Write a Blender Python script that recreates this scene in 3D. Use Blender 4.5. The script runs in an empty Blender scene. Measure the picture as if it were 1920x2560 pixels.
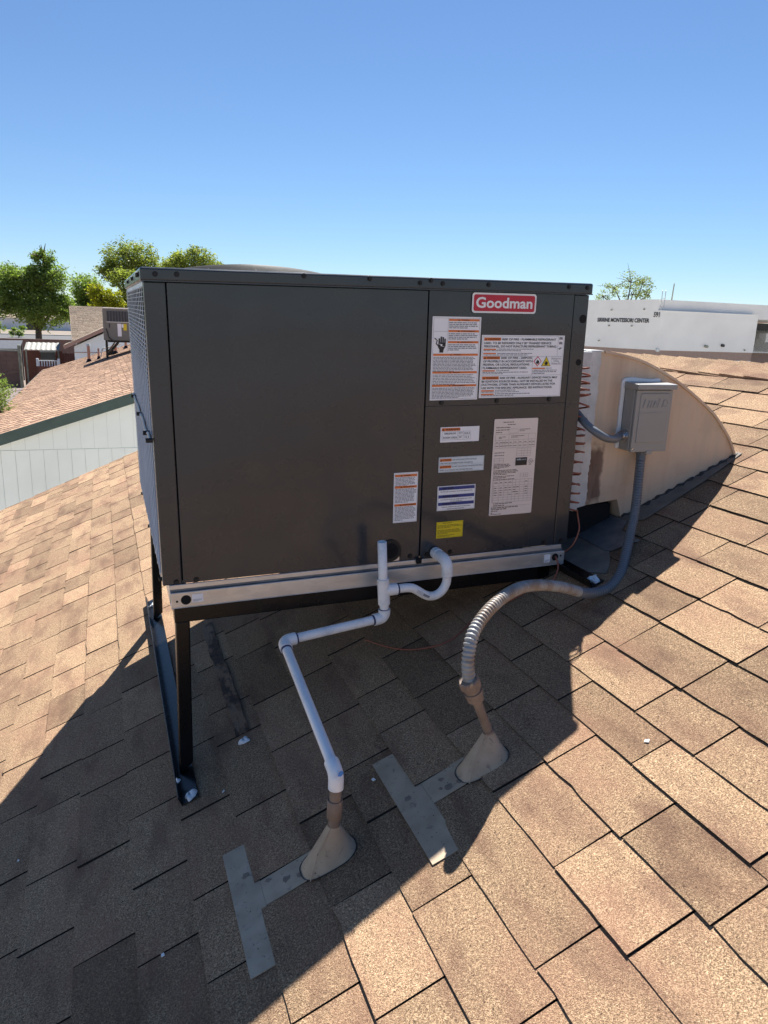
import bpy, math, random
from mathutils import Vector, Matrix, Quaternion
random.seed(7)
scene = bpy.context.scene
COL = scene.collection

# ------------------------------------------------------------ camera, sky, sun, exposure
R_CAM = ((0.9358383, -0.3507486, 0.0343809), (-0.0559952, -0.2442948, -0.9680829), (0.3479528, 0.9040440, -0.2482607))
CAM = Vector((-0.11797, -1.96723, 0.71075))
cd = bpy.data.cameras.new('camera'); cam = bpy.data.objects.new('camera', cd); COL.objects.link(cam)
r0, r1, r2 = [Vector(r) for r in R_CAM]
M = Matrix(((r0.x, -r1.x, -r2.x, CAM.x), (r0.y, -r1.y, -r2.y, CAM.y), (r0.z, -r1.z, -r2.z, CAM.z), (0, 0, 0, 1)))
cam.matrix_world = M
cd.sensor_fit = 'HORIZONTAL'; cd.sensor_width = 36.0; cd.lens = 36.0 * 1827.5 / 1920.0
cd.clip_start = 0.02; cd.clip_end = 3000.0
scene.camera = cam

SUN_TO = Vector((0.345, 0.593, 1.0)).normalized()
w = bpy.data.worlds.new('World'); scene.world = w; w.use_nodes = True
wn = w.node_tree.nodes; wl = w.node_tree.links; wn.clear()
sky = wn.new('ShaderNodeTexSky'); sky.sky_type = 'NISHITA'; sky.sun_disc = False
sky.sun_elevation = math.asin(SUN_TO.z); sky.sun_rotation = math.atan2(SUN_TO.x, SUN_TO.y)
sky.altitude = 0.0; sky.air_density = 0.95; sky.dust_density = 0.0; sky.ozone_density = 8.0
bg = wn.new('ShaderNodeBackground'); bg.inputs['Strength'].default_value = 0.053
wo = wn.new('ShaderNodeOutputWorld')
wl.new(sky.outputs[0], bg.inputs[0]); wl.new(bg.outputs[0], wo.inputs[0])
sl = bpy.data.lights.new('sun', 'SUN'); sl.energy = 5.0; sl.angle = math.radians(0.53); sl.color = (1.0, 0.97, 0.92)
so = bpy.data.objects.new('sun', sl); COL.objects.link(so)
so.rotation_mode = 'QUATERNION'; so.rotation_quaternion = (-SUN_TO).to_track_quat('-Z', 'Y'); so.location = (3, 5, 9)
vs = scene.view_settings
vs.view_transform = 'Standard'; vs.look = 'None'; vs.gamma = 1.0; vs.exposure = 1.2; vs.use_curve_mapping = False

# ------------------------------------------------------------ measured frame of the place
Z0, S = -0.6226, 0.43126                       # our roof plane z = Z0 + S x
TH = math.atan(S); SN, CS = math.sin(TH), math.cos(TH)
def RP(x, y, h=0.0): return Vector((x - h * SN, y, Z0 + S * x + h * CS))
rv = Vector((0.0147333, -0.0203193, -0.0017985))
UQ = Quaternion(rv.normalized(), rv.length)    # the unit stands very slightly out of level
def UW(x, y, z): return UQ @ Vector((x, y, z))
W, H, D = 1.295, 0.8268, 1.2517
GROUND = -3.6
def project(p):
    c = Vector(p) - CAM
    return 960 + 1827.5 * r0.dot(c) / max(r2.dot(c), 1e-3), 1280 + 1827.5 * r1.dot(c) / max(r2.dot(c), 1e-3), r2.dot(c)

# ------------------------------------------------------------ materials
MATS = {}
def lin(c): return tuple(c) + (1.0,) if len(c) == 3 else tuple(c)
class NT:
    def __init__(s, name):
        s.m = bpy.data.materials.new(name); s.m.use_nodes = True
        s.n = s.m.node_tree.nodes; s.l = s.m.node_tree.links
        s.b = s.n['Principled BSDF']; MATS[name] = s.m
    def new(s, t, **k):
        n = s.n.new(t)
        for a, v in k.items(): setattr(n, a, v)
        return n
    def pos(s): return s.new('ShaderNodeNewGeometry').outputs['Position']
    def objc(s): return s.new('ShaderNodeTexCoord').outputs['Object']
    def noise(s, vec, scale, detail=3.0, rough=0.55, dist=0.0):
        n = s.new('ShaderNodeTexNoise'); n.inputs['Scale'].default_value = scale; n.inputs['Detail'].default_value = detail
        n.inputs['Roughness'].default_value = rough; n.inputs['Distortion'].default_value = dist
        s.l.new(vec, n.inputs['Vector']); return n.outputs['Fac']
    def scale(s, vec, xyz):
        n = s.new('ShaderNodeMapping'); n.inputs['Scale'].default_value = xyz; s.l.new(vec, n.inputs['Vector']); return n.outputs[0]
    def ramp(s, fac, stops, interp='LINEAR'):
        n = s.new('ShaderNodeValToRGB'); n.color_ramp.interpolation = interp; e = n.color_ramp.elements
        while len(e) < len(stops): e.new(0.5)
        for i, (p, c) in enumerate(stops):
            e[i].position = p; e[i].color = lin(c) if not isinstance(c, (int, float)) else (c, c, c, 1)
        s.l.new(fac, n.inputs[0]); return n.outputs[0]
    def mix(s, fac, a, b, mode='MIX'):
        n = s.new('ShaderNodeMix'); n.data_type = 'RGBA'; n.blend_type = mode
        for sock, v in ((n.inputs[0], fac), (n.inputs[6], a), (n.inputs[7], b)):
            if isinstance(v, (int, float)): sock.default_value = v
            elif isinstance(v, tuple): sock.default_value = lin(v)
            else: s.l.new(v, sock)
        return n.outputs[2]
    def math(s, op, a, b=None, c=None):
        n = s.new('ShaderNodeMath'); n.operation = op
        for i, v in enumerate((a, b, c)):
            if v is None: continue
            if isinstance(v, (int, float)): n.inputs[i].default_value = v
            else: s.l.new(v, n.inputs[i])
        return n.outputs[0]
    def set(s, **k):
        for a, v in k.items():
            i = s.b.inputs[a.replace('_', ' ')]
            if isinstance(v, (int, float)): i.default_value = v
            elif isinstance(v, tuple): i.default_value = lin(v) if len(v) == 3 and i.type == 'RGBA' else v
            else: s.l.new(v, i)
        return s
    def bump(s, h, strength, dist):
        n = s.new('ShaderNodeBump'); n.inputs['Strength'].default_value = strength; n.inputs['Distance'].default_value = dist
        s.l.new(h, n.inputs['Height']); s.l.new(n.outputs[0], s.b.inputs['Normal']); return s

def plain(name, col, rough=0.5, metal=0.0, var=0.12, scale=6.0, bump=0.0, bscale=60.0, coat=0.0, spec=0.5):
    t = NT(name); p = t.pos()
    f = t.noise(p, scale, 4.0)
    dark = tuple(c * (1 - var) for c in col); lite = tuple(min(1, c * (1 + var)) for c in col)
    t.set(Base_Color=t.ramp(f, [(0.3, dark), (0.7, lite)]), Roughness=t.math('MULTIPLY_ADD', f, 0.16, rough - 0.08), Metallic=metal, Coat_Weight=coat)
    t.b.inputs['Specular IOR Level'].default_value = spec
    if bump: t.bump(t.noise(p, bscale, 3.0), bump, 0.002)
    return t.m

def shingle_mat(name, a, b, c, dark, grain=520.0, red=(0.31, 0.160, 0.105)):
    t = NT(name); p = t.pos()
    inf = t.new('ShaderNodeObjectInfo').outputs['Random']
    at = t.new('ShaderNodeAttribute', attribute_name='tone').outputs['Fac']
    tone = t.math('FRACT', t.math('ADD', inf, at))
    g = t.noise(p, grain, 2.0, 0.7)
    g2 = t.noise(p, grain * 0.36, 2.0, 0.6); g3 = t.noise(p, grain * 0.47, 1.0, 0.5)
    col = t.ramp(g, [(0.34, dark), (0.44, a), (0.54, b), (0.64, c)])
    col = t.mix(t.ramp(g2, [(0.58, 0.0), (0.70, 0.75)]), col, tuple(x * 1.25 for x in c))
    col = t.mix(1.0, col, t.ramp(g3, [(0.36, 0.70), (0.50, 1.0), (0.64, 1.26)]), 'MULTIPLY')
    v = t.new('ShaderNodeTexVoronoi'); v.inputs['Scale'].default_value = grain * 0.17; t.l.new(p, v.inputs['Vector'])
    spk = t.ramp(v.outputs['Distance'], [(0.13, 0.85), (0.24, 0.0)])
    col = t.mix(t.math('MULTIPLY', spk, t.ramp(t.noise(p, 60.0, 2.0), [(0.5, 0.0), (0.62, 1.0)])), col, tuple(x * 0.55 for x in dark))
    big = t.noise(t.scale(p, (7.0, 3.2, 7.0)), 1.0, 4.0, 0.6)
    col = t.mix(t.ramp(big, [(0.45, 0.0), (0.70, 0.50)]), col, red)
    col = t.mix(t.ramp(t.noise(t.scale(p, (11.0, 4.0, 11.0)), 1.0, 3.0), [(0.50, 0.0), (0.70, 0.62)]), col, (0.155, 0.082, 0.056), 'MIX')
    val = t.ramp(tone, [(0.0, 0.70), (0.25, 0.90), (0.5, 1.0), (0.75, 1.06), (1.0, 1.24)])
    col = t.mix(1.0, col, val, 'MULTIPLY')
    t.set(Base_Color=col, Roughness=0.92); t.b.inputs['Specular IOR Level'].default_value = 0.25
    return t.bump(g, 0.9, 0.004).m

shingle_mat('shingle', (0.275, 0.171, 0.098), (0.385, 0.253, 0.150), (0.55, 0.386, 0.236), (0.066, 0.036, 0.024))
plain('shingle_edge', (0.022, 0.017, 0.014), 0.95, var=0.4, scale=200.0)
shingle_mat('shingle_far', (0.34, 0.215, 0.14), (0.40, 0.255, 0.17), (0.48, 0.32, 0.215), (0.19, 0.11, 0.075), grain=120.0, red=(0.36, 0.21, 0.14))
shingle_mat('shingle_tan', (0.28, 0.22, 0.165), (0.36, 0.29, 0.215), (0.44, 0.36, 0.27), (0.12, 0.08, 0.06), grain=60.0, red=(0.30, 0.22, 0.17))
plain('far_felt', (0.20, 0.115, 0.08), 0.95)
plain('roof_felt', (0.035, 0.028, 0.024), 0.95)

t = NT('cabinet_paint'); p = t.objc()                # satin charcoal paint: orange peel, slight sheet ripple, dust film and faint run marks
f = t.noise(p, 2.2, 3.0); g = t.noise(p, 650.0, 2.0); rip = t.noise(t.scale(p, (1.6, 1.6, 2.4)), 1.6, 2.0)
dust = t.ramp(t.noise(p, 5.0, 6.0, 0.65), [(0.48, 0.0), (0.78, 0.07)]); runs = t.ramp(t.noise(t.scale(p, (34, 34, 1.2)), 1.0, 4.0, 0.6), [(0.60, 0.0), (0.76, 0.07)])
col = t.mix(t.math('MAXIMUM', dust, runs), t.ramp(f, [(0.3, (0.022, 0.030, 0.040)), (0.7, (0.027, 0.034, 0.043))]), (0.115, 0.118, 0.12))
t.set(Base_Color=col, Roughness=t.math('MULTIPLY_ADD', t.noise(p, 7.0, 5.0, 0.6), 0.22, 0.17))
t.b.inputs['Specular IOR Level'].default_value = 0.5
t.b.inputs['Coat Weight'].default_value = 0.3; t.b.inputs['Coat Roughness'].default_value = 0.09
b1 = t.new('ShaderNodeBump'); b1.inputs['Strength'].default_value = 0.35; b1.inputs['Distance'].default_value = 0.012; t.l.new(rip, b1.inputs['Height'])
b2 = t.new('ShaderNodeBump'); b2.inputs['Strength'].default_value = 0.06; b2.inputs['Distance'].default_value = 0.0008; t.l.new(g, b2.inputs['Height']); t.l.new(b1.outputs[0], b2.inputs['Normal'])
t.l.new(b2.outputs[0], t.b.inputs['Normal']); t.l.new(b1.outputs[0], t.b.inputs['Coat Normal'])
t = NT('galvanized'); p = t.objc()
v = t.new('ShaderNodeTexVoronoi'); v.inputs['Scale'].default_value = 70.0; t.l.new(t.scale(p, (0.35, 1, 1)), v.inputs['Vector'])
t.set(Base_Color=t.mix(0.5, t.ramp(v.outputs['Color'], [(0.2, (0.60, 0.60, 0.60)), (0.8, (0.76, 0.75, 0.73))]), t.ramp(t.noise(t.scale(p, (2, 9, 30)), 1.0, 5.0), [(0.35, (0.58, 0.57, 0.55)), (0.65, (0.80, 0.79, 0.76))])),
      Metallic=0.7, Roughness=t.math('MULTIPLY_ADD', t.noise(p, 14.0, 4.0), 0.25, 0.26))
plain('black_steel', (0.005, 0.005, 0.006), 0.28, var=0.35, scale=9.0, bump=0.12, bscale=45.0, spec=0.35)
plain('matte_black', (0.012, 0.012, 0.013), 0.7)
plain('screw', (0.008, 0.008, 0.009), 0.55)
plain('coil_metal', (0.06, 0.065, 0.07), 0.45, metal=0.35, var=0.1, scale=30.0)
plain('guard_wire', (0.78, 0.86, 0.93), 0.35, metal=0.1, var=0.1)
plain('guard_bar', (0.42, 0.37, 0.32), 0.4, metal=0.3, var=0.3, scale=30.0)
plain('void', (0.006, 0.006, 0.007), 0.9)
t = NT('pvc'); p = t.objc()                          # white plastic with long grey rubbed streaks
st = t.ramp(t.noise(t.scale(p, (26, 5, 26)), 1.0, 5.0, 0.65), [(0.50, 0.0), (0.66, 0.55)])
t.set(Base_Color=t.mix(st, (0.90, 0.90, 0.90), (0.58, 0.61, 0.65)), Roughness=0.32); t.b.inputs['Coat Weight'].default_value = 0.1
plain('pvc_label', (0.82, 0.82, 0.83), 0.45, var=0.02)
plain('pvc_primer', (0.035, 0.045, 0.13), 0.4, var=0.3, scale=90.0)
plain('blue_glue', (0.06, 0.28, 0.72), 0.3, var=0.3, scale=60.0)
t = NT('brown_paint'); p = t.objc()
ch = t.ramp(t.noise(t.scale(p, (40, 40, 14)), 1.0, 5.0), [(0.66, 0.0), (0.71, 0.9)])
t.set(Base_Color=t.mix(ch, t.ramp(t.noise(p, 25.0, 4.0), [(0.3, (0.20, 0.145, 0.11)), (0.7, (0.29, 0.215, 0.165))]), (0.50, 0.33, 0.19)), Roughness=0.62)
t = NT('flashing_paint'); p = t.pos()                # dusty painted sheet metal, scuffed and spotted
col = t.ramp(t.noise(p, 16.0, 5.0), [(0.3, (0.38, 0.285, 0.195)), (0.7, (0.51, 0.395, 0.28))])
col = t.mix(t.ramp(t.noise(p, 55.0, 4.0, 0.6, 0.8), [(0.60, 0.0), (0.68, 0.75)]), col, (0.22, 0.175, 0.14))
v = t.new('ShaderNodeTexVoronoi'); v.inputs['Scale'].default_value = 95.0; t.l.new(p, v.inputs['Vector'])
col = t.mix(t.math('MULTIPLY', t.ramp(v.outputs['Distance'], [(0.10, 1.0), (0.2, 0.0)]), t.ramp(t.noise(p, 30.0, 2.0), [(0.52, 0.0), (0.6, 0.9)])), col, (0.03, 0.026, 0.022))
t.set(Base_Color=col, Roughness=0.55); t.b.inputs['Specular IOR Level'].default_value = 0.4
t = NT('duct_paint'); p = t.pos()                    # aged peach paint: vertical stains, bare rusty patch near the seam
base = t.ramp(t.noise(t.scale(p, (16, 16, 1.6)), 1.0, 5.0, 0.6), [(0.3, (0.56, 0.40, 0.285)), (0.55, (0.66, 0.50, 0.365)), (0.75, (0.57, 0.47, 0.35))])
base = t.mix(t.ramp(t.noise(p, 9.0, 5.0), [(0.55, 0.0), (0.75, 0.35)]), base, (0.36, 0.25, 0.17))
sx = t.new('ShaderNodeSeparateXYZ'); t.l.new(p, sx.inputs[0])
px_ = t.math('SUBTRACT', 1.0, t.math('DIVIDE', t.math('ABSOLUTE', t.math('SUBTRACT', sx.outputs[0], 1.452)), 0.036))
pz_ = t.math('SUBTRACT', 1.0, t.math('DIVIDE', t.math('ABSOLUTE', t.math('SUBTRACT', sx.outputs[2], 0.235)), 0.118))
mask = t.math('MINIMUM', px_, pz_)
mask = t.math('ADD', mask, t.math('MULTIPLY_ADD', t.noise(p, 28.0, 4.0), 0.9, -0.45))
base = t.mix(t.ramp(mask, [(0.05, 0.0), (0.35, 0.92)]), base, t.ramp(t.noise(t.scale(p, (30, 30, 6)), 1.0, 4.0), [(0.35, (0.085, 0.045, 0.035)), (0.7, (0.22, 0.15, 0.12))]))
t.set(Base_Color=base, Roughness=0.5); t.b.inputs['Specular IOR Level'].default_value = 0.35
plain('white_coating', (0.60, 0.60, 0.585), 0.6, var=0.14, scale=22.0, bump=0.5, bscale=35.0)
plain('sealant', (0.80, 0.82, 0.84), 0.38, var=0.05, bump=0.4, bscale=60.0)
plain('tar', (0.035, 0.032, 0.030), 0.75, var=0.4, scale=30.0, bump=0.8, bscale=60.0)
plain('mastic', (0.24, 0.185, 0.14), 0.8, var=0.3, scale=60.0)
plain('grey_patch', (0.175, 0.15, 0.125), 0.85, var=0.3, scale=14.0, bump=0.6, bscale=220.0)
plain('sheet_metal', (0.20, 0.22, 0.24), 0.42, metal=0.55, var=0.3, scale=18.0)
plain('box_grey', (0.31, 0.305, 0.29), 0.42, var=0.05, scale=8.0, coat=0.1)
plain('conduit_grey', (0.13, 0.145, 0.165), 0.38, var=0.12, scale=12.0)
t = NT('dusty_conduit'); p = t.pos()
t.set(Base_Color=t.mix(t.ramp(t.noise(p, 22.0, 4.0), [(0.42, 0.0), (0.6, 0.9)]), (0.34, 0.335, 0.32), (0.24, 0.18, 0.135)), Roughness=0.42)
plain('zinc', (0.55, 0.56, 0.58), 0.25, metal=0.95, var=0.2, scale=40.0)
plain('copper_wire', (0.27, 0.085, 0.05), 0.35, var=0.15)
plain('foil', (0.72, 0.74, 0.73), 0.38, metal=0.6, bump=0.9, bscale=70.0)
for n, c, r in (('label_white', (0.90, 0.90, 0.93), 0.4), ('label_cool', (0.70, 0.77, 0.81), 0.4), ('label_beige', (0.80, 0.70, 0.645), 0.42), ('label_yellow', (0.80, 0.62, 0.02), 0.4),
                ('ink_black', (0.015, 0.015, 0.018), 0.5), ('ink_grey', (0.24, 0.24, 0.27), 0.5), ('ink_orange', (0.74, 0.19, 0.04), 0.42), ('ink_blue', (0.02, 0.045, 0.24), 0.42), ('ink_brown', (0.15, 0.11, 0.10), 0.5),
                ('ink_red', (0.62, 0.03, 0.06), 0.4), ('badge_red', (0.52, 0.018, 0.045), 0.38), ('badge_white', (0.84, 0.86, 0.87), 0.35), ('ink_bluedark', (0.008, 0.015, 0.09), 0.5), ('ink_olive', (0.28, 0.20, 0.01), 0.5)):
    plain(n, c, r, var=0.02)
plain('stucco_green', (0.86, 0.86, 0.79), 0.85, var=0.05, scale=1.2, bump=0.3, bscale=90.0)
plain('siding_groove', (0.58, 0.60, 0.54), 0.9)
plain('trim_green', (0.055, 0.085, 0.072), 0.6, var=0.2, scale=4.0)
plain('flat_roof', (0.17, 0.125, 0.115), 0.9, var=0.1)
plain('stucco_white', (0.82, 0.82, 0.83), 0.85, var=0.06, scale=1.0)
plain('trim_pink', (0.40, 0.23, 0.18), 0.7, var=0.1)
plain('school_white', (0.86, 0.82, 0.76), 0.85, var=0.05, scale=0.5)
plain('school_tan', (0.36, 0.25, 0.20), 0.85, var=0.1)
plain('letter', (0.03, 0.03, 0.03), 0.5)
plain('old_unit', (0.20, 0.195, 0.17), 0.55, var=0.06)
plain('old_unit_grille', (0.045, 0.05, 0.06), 0.5)
plain('pale_metal', (0.62, 0.62, 0.60), 0.4, metal=0.3)
plain('block', (0.22, 0.135, 0.11), 0.9, var=0.2, scale=1.5)
plain('brown_wall', (0.20, 0.075, 0.05), 0.85, var=0.15)
plain('awning_white', (0.27, 0.26, 0.225), 0.6)
plain('dark_glass', (0.025, 0.03, 0.035), 0.15)
plain('wood_grey', (0.30, 0.30, 0.23), 0.85, var=0.25)
plain('asphalt', (0.085, 0.082, 0.082), 0.9, var=0.1, scale=0.4)
plain('concrete', (0.25, 0.235, 0.21), 0.9, var=0.1, scale=0.6)
plain('bounce_concrete', (0.46, 0.43, 0.385), 0.9, var=0.08, scale=0.6)  # pale tone for the slabs added to bounce sun onto shaded walls
plain('gravel', (0.20, 0.16, 0.125), 0.95, var=0.25, scale=0.5)
plain('grass', (0.10, 0.155, 0.04), 0.95, var=0.3, scale=0.7)
plain('bark', (0.085, 0.062, 0.048), 0.9, var=0.3, scale=8.0)
plain('white_chip', (0.80, 0.80, 0.78), 0.5, var=0.03)
def leaf_mat(name, a, b, tr):
    t = NT(name)
    rnd = t.new('ShaderNodeNewGeometry').outputs['Random Per Island']
    col = t.ramp(rnd, [(0.0, tuple(x * 0.75 for x in a)), (0.5, a), (1.0, b)])
    t.set(Base_Color=col, Roughness=0.55); t.b.inputs['Specular IOR Level'].default_value = 0.3
    tl = t.new('ShaderNodeBsdfTranslucent'); t.l.new(t.mix(1.0, col, tr, 'MULTIPLY'), tl.inputs[0])
    mx = t.new('ShaderNodeMixShader'); mx.inputs[0].default_value = 0.45
    t.l.new(t.b.outputs[0], mx.inputs[1]); t.l.new(tl.outputs[0], mx.inputs[2])
    t.l.new(mx.outputs[0], t.n['Material Output'].inputs[0])
leaf_mat('leaf_green', (0.16, 0.215, 0.055), (0.27, 0.33, 0.085), (1.5, 1.7, 0.8))
leaf_mat('leaf_olive', (0.19, 0.225, 0.05), (0.30, 0.33, 0.08), (1.5, 1.6, 0.8))
leaf_mat('leaf_yellow', (0.28, 0.29, 0.022), (0.42, 0.40, 0.03), (1.4, 1.5, 0.8))
leaf_mat('leaf_bush', (0.16, 0.21, 0.06), (0.26, 0.31, 0.11), (1.3, 1.5, 0.8))
leaf_mat('leaf_pale', (0.19, 0.23, 0.085), (0.28, 0.32, 0.12), (1.4, 1.5, 0.9))

# ------------------------------------------------------------ mesh helpers
class MB:
    def __init__(s): s.v = []; s.f = []; s.mi = []; s.sm = []; s.tone = []
    def add(s, vs, fs, m=0, smooth=False, tone=0.0):
        o = len(s.v); s.v += [tuple(v) for v in vs]
        for f in fs: s.f.append(tuple(i + o for i in f)); s.mi.append(m); s.sm.append(smooth); s.tone.append(tone)
        return s
    def box(s, x0, x1, y0, y1, z0, z1, m=0, fn=None):
        vs = [(x, y, z) for z in (z0, z1) for y in (y0, y1) for x in (x0, x1)]
        if fn: vs = [fn(*v) for v in vs]
        return s.add(vs, [(0, 2, 3, 1), (4, 5, 7, 6), (0, 1, 5, 4), (1, 3, 7, 5), (3, 2, 6, 7), (2, 0, 4, 6)], m)
    def bar(s, a, b, hw, hh, m=0, up=Vector((0, 0, 1))):
        a = Vector(a); b = Vector(b); d = (b - a).normalized()
        u = up if abs(d.dot(up)) < 0.98 else Vector((0, 1, 0))
        x = d.cross(u).normalized() * hw; z = x.cross(d).normalized() * hh
        vs = [a - x - z, a + x - z, a + x + z, a - x + z, b - x - z, b + x - z, b + x + z, b - x + z]
        return s.add(vs, [(0, 1, 2, 3), (4, 7, 6, 5), (0, 4, 5, 1), (1, 5, 6, 2), (2, 6, 7, 3), (3, 7, 4, 0)], m)
    def prism(s, poly, fa, fb, m=0):          # poly extruded: fa / fb map a point to the two ends
        n = len(poly); vs = [fa(*p) for p in poly] + [fb(*p) for p in poly]
        return s.add(vs, [tuple(range(n))[::-1], tuple(range(n, 2 * n))] + [(i, (i + 1) % n, n + (i + 1) % n, n + i) for i in range(n)], m)
    def tube(s, path, r, seg=14, m=0, cap=True, inner=None, smooth=True):
        path = [Vector(p) for p in path]; n = len(path)
        rs = [r(i / (n - 1)) if callable(r) else (r[i] if isinstance(r, (list, tuple)) else r) for i in range(n)]
        d0 = (path[1] - path[0]).normalized(); up = Vector((0, 0, 1)) if abs(d0.z) < 0.9 else Vector((0, 1, 0))
        nx = d0.cross(up).normalized(); vs = []; pd = d0
        for i in range(n):
            d = (path[min(i + 1, n - 1)] - path[max(i - 1, 0)])
            d = d.normalized() if d.length > 1e-9 else pd
            q = pd.rotation_difference(d); nx = (q @ nx); nx = (nx - d * nx.dot(d)).normalized(); pd = d
            ny = d.cross(nx)
            for k in range(seg):
                a = 2 * math.pi * k / seg; vs.append(path[i] + (nx * math.cos(a) + ny * math.sin(a)) * rs[i])
        fs = [(i * seg + k, i * seg + (k + 1) % seg, (i + 1) * seg + (k + 1) % seg, (i + 1) * seg + k) for i in range(n - 1) for k in range(seg)]
        s.add(vs, fs, m, smooth)
        if cap: s.add(vs[:seg], [tuple(range(seg))[::-1]], m); s.add(vs[-seg:], [tuple(range(seg))], m)
        return s
    def disc(s, c, r, y, n=24, m=0, ry=None):  # disc in an xz plane at given y
        ry = ry or r
        return s.add([(c[0] + r * math.cos(2 * math.pi * k / n), y, c[1] + ry * math.sin(2 * math.pi * k / n)) for k in range(n)], [tuple(range(n))], m)
    def rect(s, x0, x1, z0, z1, y, m=0):
        return s.add([(x0, y, z0), (x1, y, z0), (x1, y, z1), (x0, y, z1)], [(0, 1, 2, 3)], m)
    def frame(s, x0, x1, z0, z1, y, t, m=0):
        s.rect(x0, x1, z0, z0 + t, y, m); s.rect(x0, x1, z1 - t, z1, y, m); s.rect(x0, x0 + t, z0 + t, z1 - t, y, m); s.rect(x1 - t, x1, z0 + t, z1 - t, y, m)
        return s
    def build(s, name, mats, parent=None, bevel=0.0, seg=2, tone=False):
        stuff = name.endswith('_print')
        me = bpy.data.meshes.new(name); me.from_pydata(s.v, [], s.f)
        for mm in (mats if isinstance(mats, (list, tuple)) else [mats]): me.materials.append(MATS[mm])
        me.polygons.foreach_set('material_index', s.mi); me.polygons.foreach_set('use_smooth', s.sm)
        if tone:
            at = me.attributes.new('tone', 'FLOAT', 'FACE'); at.data.foreach_set('value', s.tone)
        me.update()
        o = bpy.data.objects.new(name, me); COL.objects.link(o)
        if parent: o.parent = parent
        if stuff: o['kind'] = 'stuff'
        if bevel:
            b = o.modifiers.new('bevel', 'BEVEL'); b.width = bevel; b.segments = seg; b.limit_method = 'ANGLE'; b.angle_limit = math.radians(40)
        return o
def tag(o, label=None, cat=None, group=None, kind=None):
    for k, v in (('label', label), ('category', cat), ('group', group), ('kind', kind)):
        if v: o[k] = v
    return o
def empty(name, loc=(0, 0, 0), quat=None):
    o = bpy.data.objects.new(name, None); COL.objects.link(o); o.location = loc; o.empty_display_size = 0.1
    if quat: o.rotation_mode = 'QUATERNION'; o.rotation_quaternion = quat
    return o
def catmull(pts, n=10):
    P = [Vector(p) for p in pts]; P = [P[0] * 2 - P[1]] + P + [P[-1] * 2 - P[-2]]; out = []
    for i in range(1, len(P) - 2):
        a, b, c, d = P[i - 1:i + 3]
        for k in range(n):
            u = k / n; out.append(0.5 * ((2 * b) + (c - a) * u + (2 * a - 5 * b + 4 * c - d) * u * u + (3 * b - a - 3 * c + d) * u ** 3))
    out.append(P[-2]); return out
def resample(path, step):
    out = [path[0]]; acc = 0.0
    for a, b in zip(path[:-1], path[1:]):
        L = (b - a).length
        while acc + L >= step:
            a = a.lerp(b, (step - acc) / L); out.append(a.copy()); L = (b - a).length; acc = 0.0
        acc += L
    return out
def fillet(pts, r, n=7):
    P = [Vector(p) for p in pts]; out = [P[0]]
    for a, b, c in zip(P[:-2], P[1:-1], P[2:]):
        d0 = (a - b).normalized(); d1 = (c - b).normalized()
        s0 = b + d0 * r; s1 = b + d1 * r
        for k in range(n + 1):
            u = k / n; out.append((1 - u) ** 2 * s0 + 2 * u * (1 - u) * b + u * u * s1)
    out.append(P[-1]); return out
_tc = {}
def glyphs(body, bold=0.0):                     # outline letters as flat faces in unit size
    key = (body, bold)
    if key in _tc: return _tc[key]
    cu = bpy.data.curves.new('t', 'FONT'); cu.body = body; cu.size = 1.0; cu.resolution_u = 3; cu.offset = bold; cu.fill_mode = 'FRONT'
    o = bpy.data.objects.new('t', cu); COL.objects.link(o)
    dg = bpy.context.evaluated_depsgraph_get(); dg.update()
    me = bpy.data.meshes.new_from_object(o.evaluated_get(dg))
    vs = [(v.co.x, v.co.y) for v in me.vertices]; fs = [tuple(p.vertices) for p in me.polygons]
    bpy.data.objects.remove(o); bpy.data.curves.remove(cu); bpy.data.meshes.remove(me)
    x0 = min(v[0] for v in vs); x1 = max(v[0] for v in vs)
    _tc[key] = ([(x - x0, y) for x, y in vs], fs, x1 - x0); return _tc[key]
def text(mb, body, x0, x1, z, size, y, m=0, bold=0.0, fn=None):   # fits x0..x1; z baseline
    vs, fs, wd = glyphs(body, bold); sx = (x1 - x0) / wd
    mb.add([(fn(x0 + a * sx, z + b * size) if fn else (x0 + a * sx, y, z + b * size)) for a, b in vs], fs, m)
rg = random.Random(3)
def greek(mb, x0, x1, z1, n, dz, h, y, m=0, fill=0.95):            # rows of illegibly small words
    for i in range(n):
        x = x0; end = x1 if i < n - 1 else x0 + (x1 - x0) * rg.uniform(0.35, 0.7)
        end = min(end, x0 + (x1 - x0) * rg.uniform(fill - 0.06, 1.0)) if i < n - 1 else end
        while x < end - h:
            wd = min(rg.uniform(1.2, 6.0) * h, end - x)
            mb.rect(x, x + wd, z1 - i * dz - h, z1 - i * dz, y, m); x += wd + h * 0.7

# ------------------------------------------------------------ ground and far setting
tag(MB().add([(-600, -300, GROUND), (900, -300, GROUND), (900, 1500, GROUND), (-600, 1500, GROUND)], [(0, 1, 2, 3)]).build('ground', 'gravel'), kind='structure')
tag(MB().add([(-90, 118, GROUND + .02), (14, 112, GROUND + .02), (14, 158, GROUND + .02), (-90, 164, GROUND + .02)], [(0, 1, 2, 3)]).build('street', 'asphalt'), kind='structure')
tag(MB().box(-90, 14, 158, 160, GROUND, GROUND + .15).box(-90, 14, 108, 110, GROUND, GROUND + .15).build('kerb', 'concrete'), kind='structure')
tag(MB().box(-90, -6.2, 124, 128, GROUND, GROUND + .12).build('traffic_island', 'concrete'), kind='structure')
tag(MB().add([(-7, 161, GROUND + .06), (6, 161, GROUND + .06), (6, 178, GROUND + .06), (-3.5, 178, GROUND + .06)], [(0, 1, 2, 3)]).build('lawn', 'grass'), kind='structure')

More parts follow.
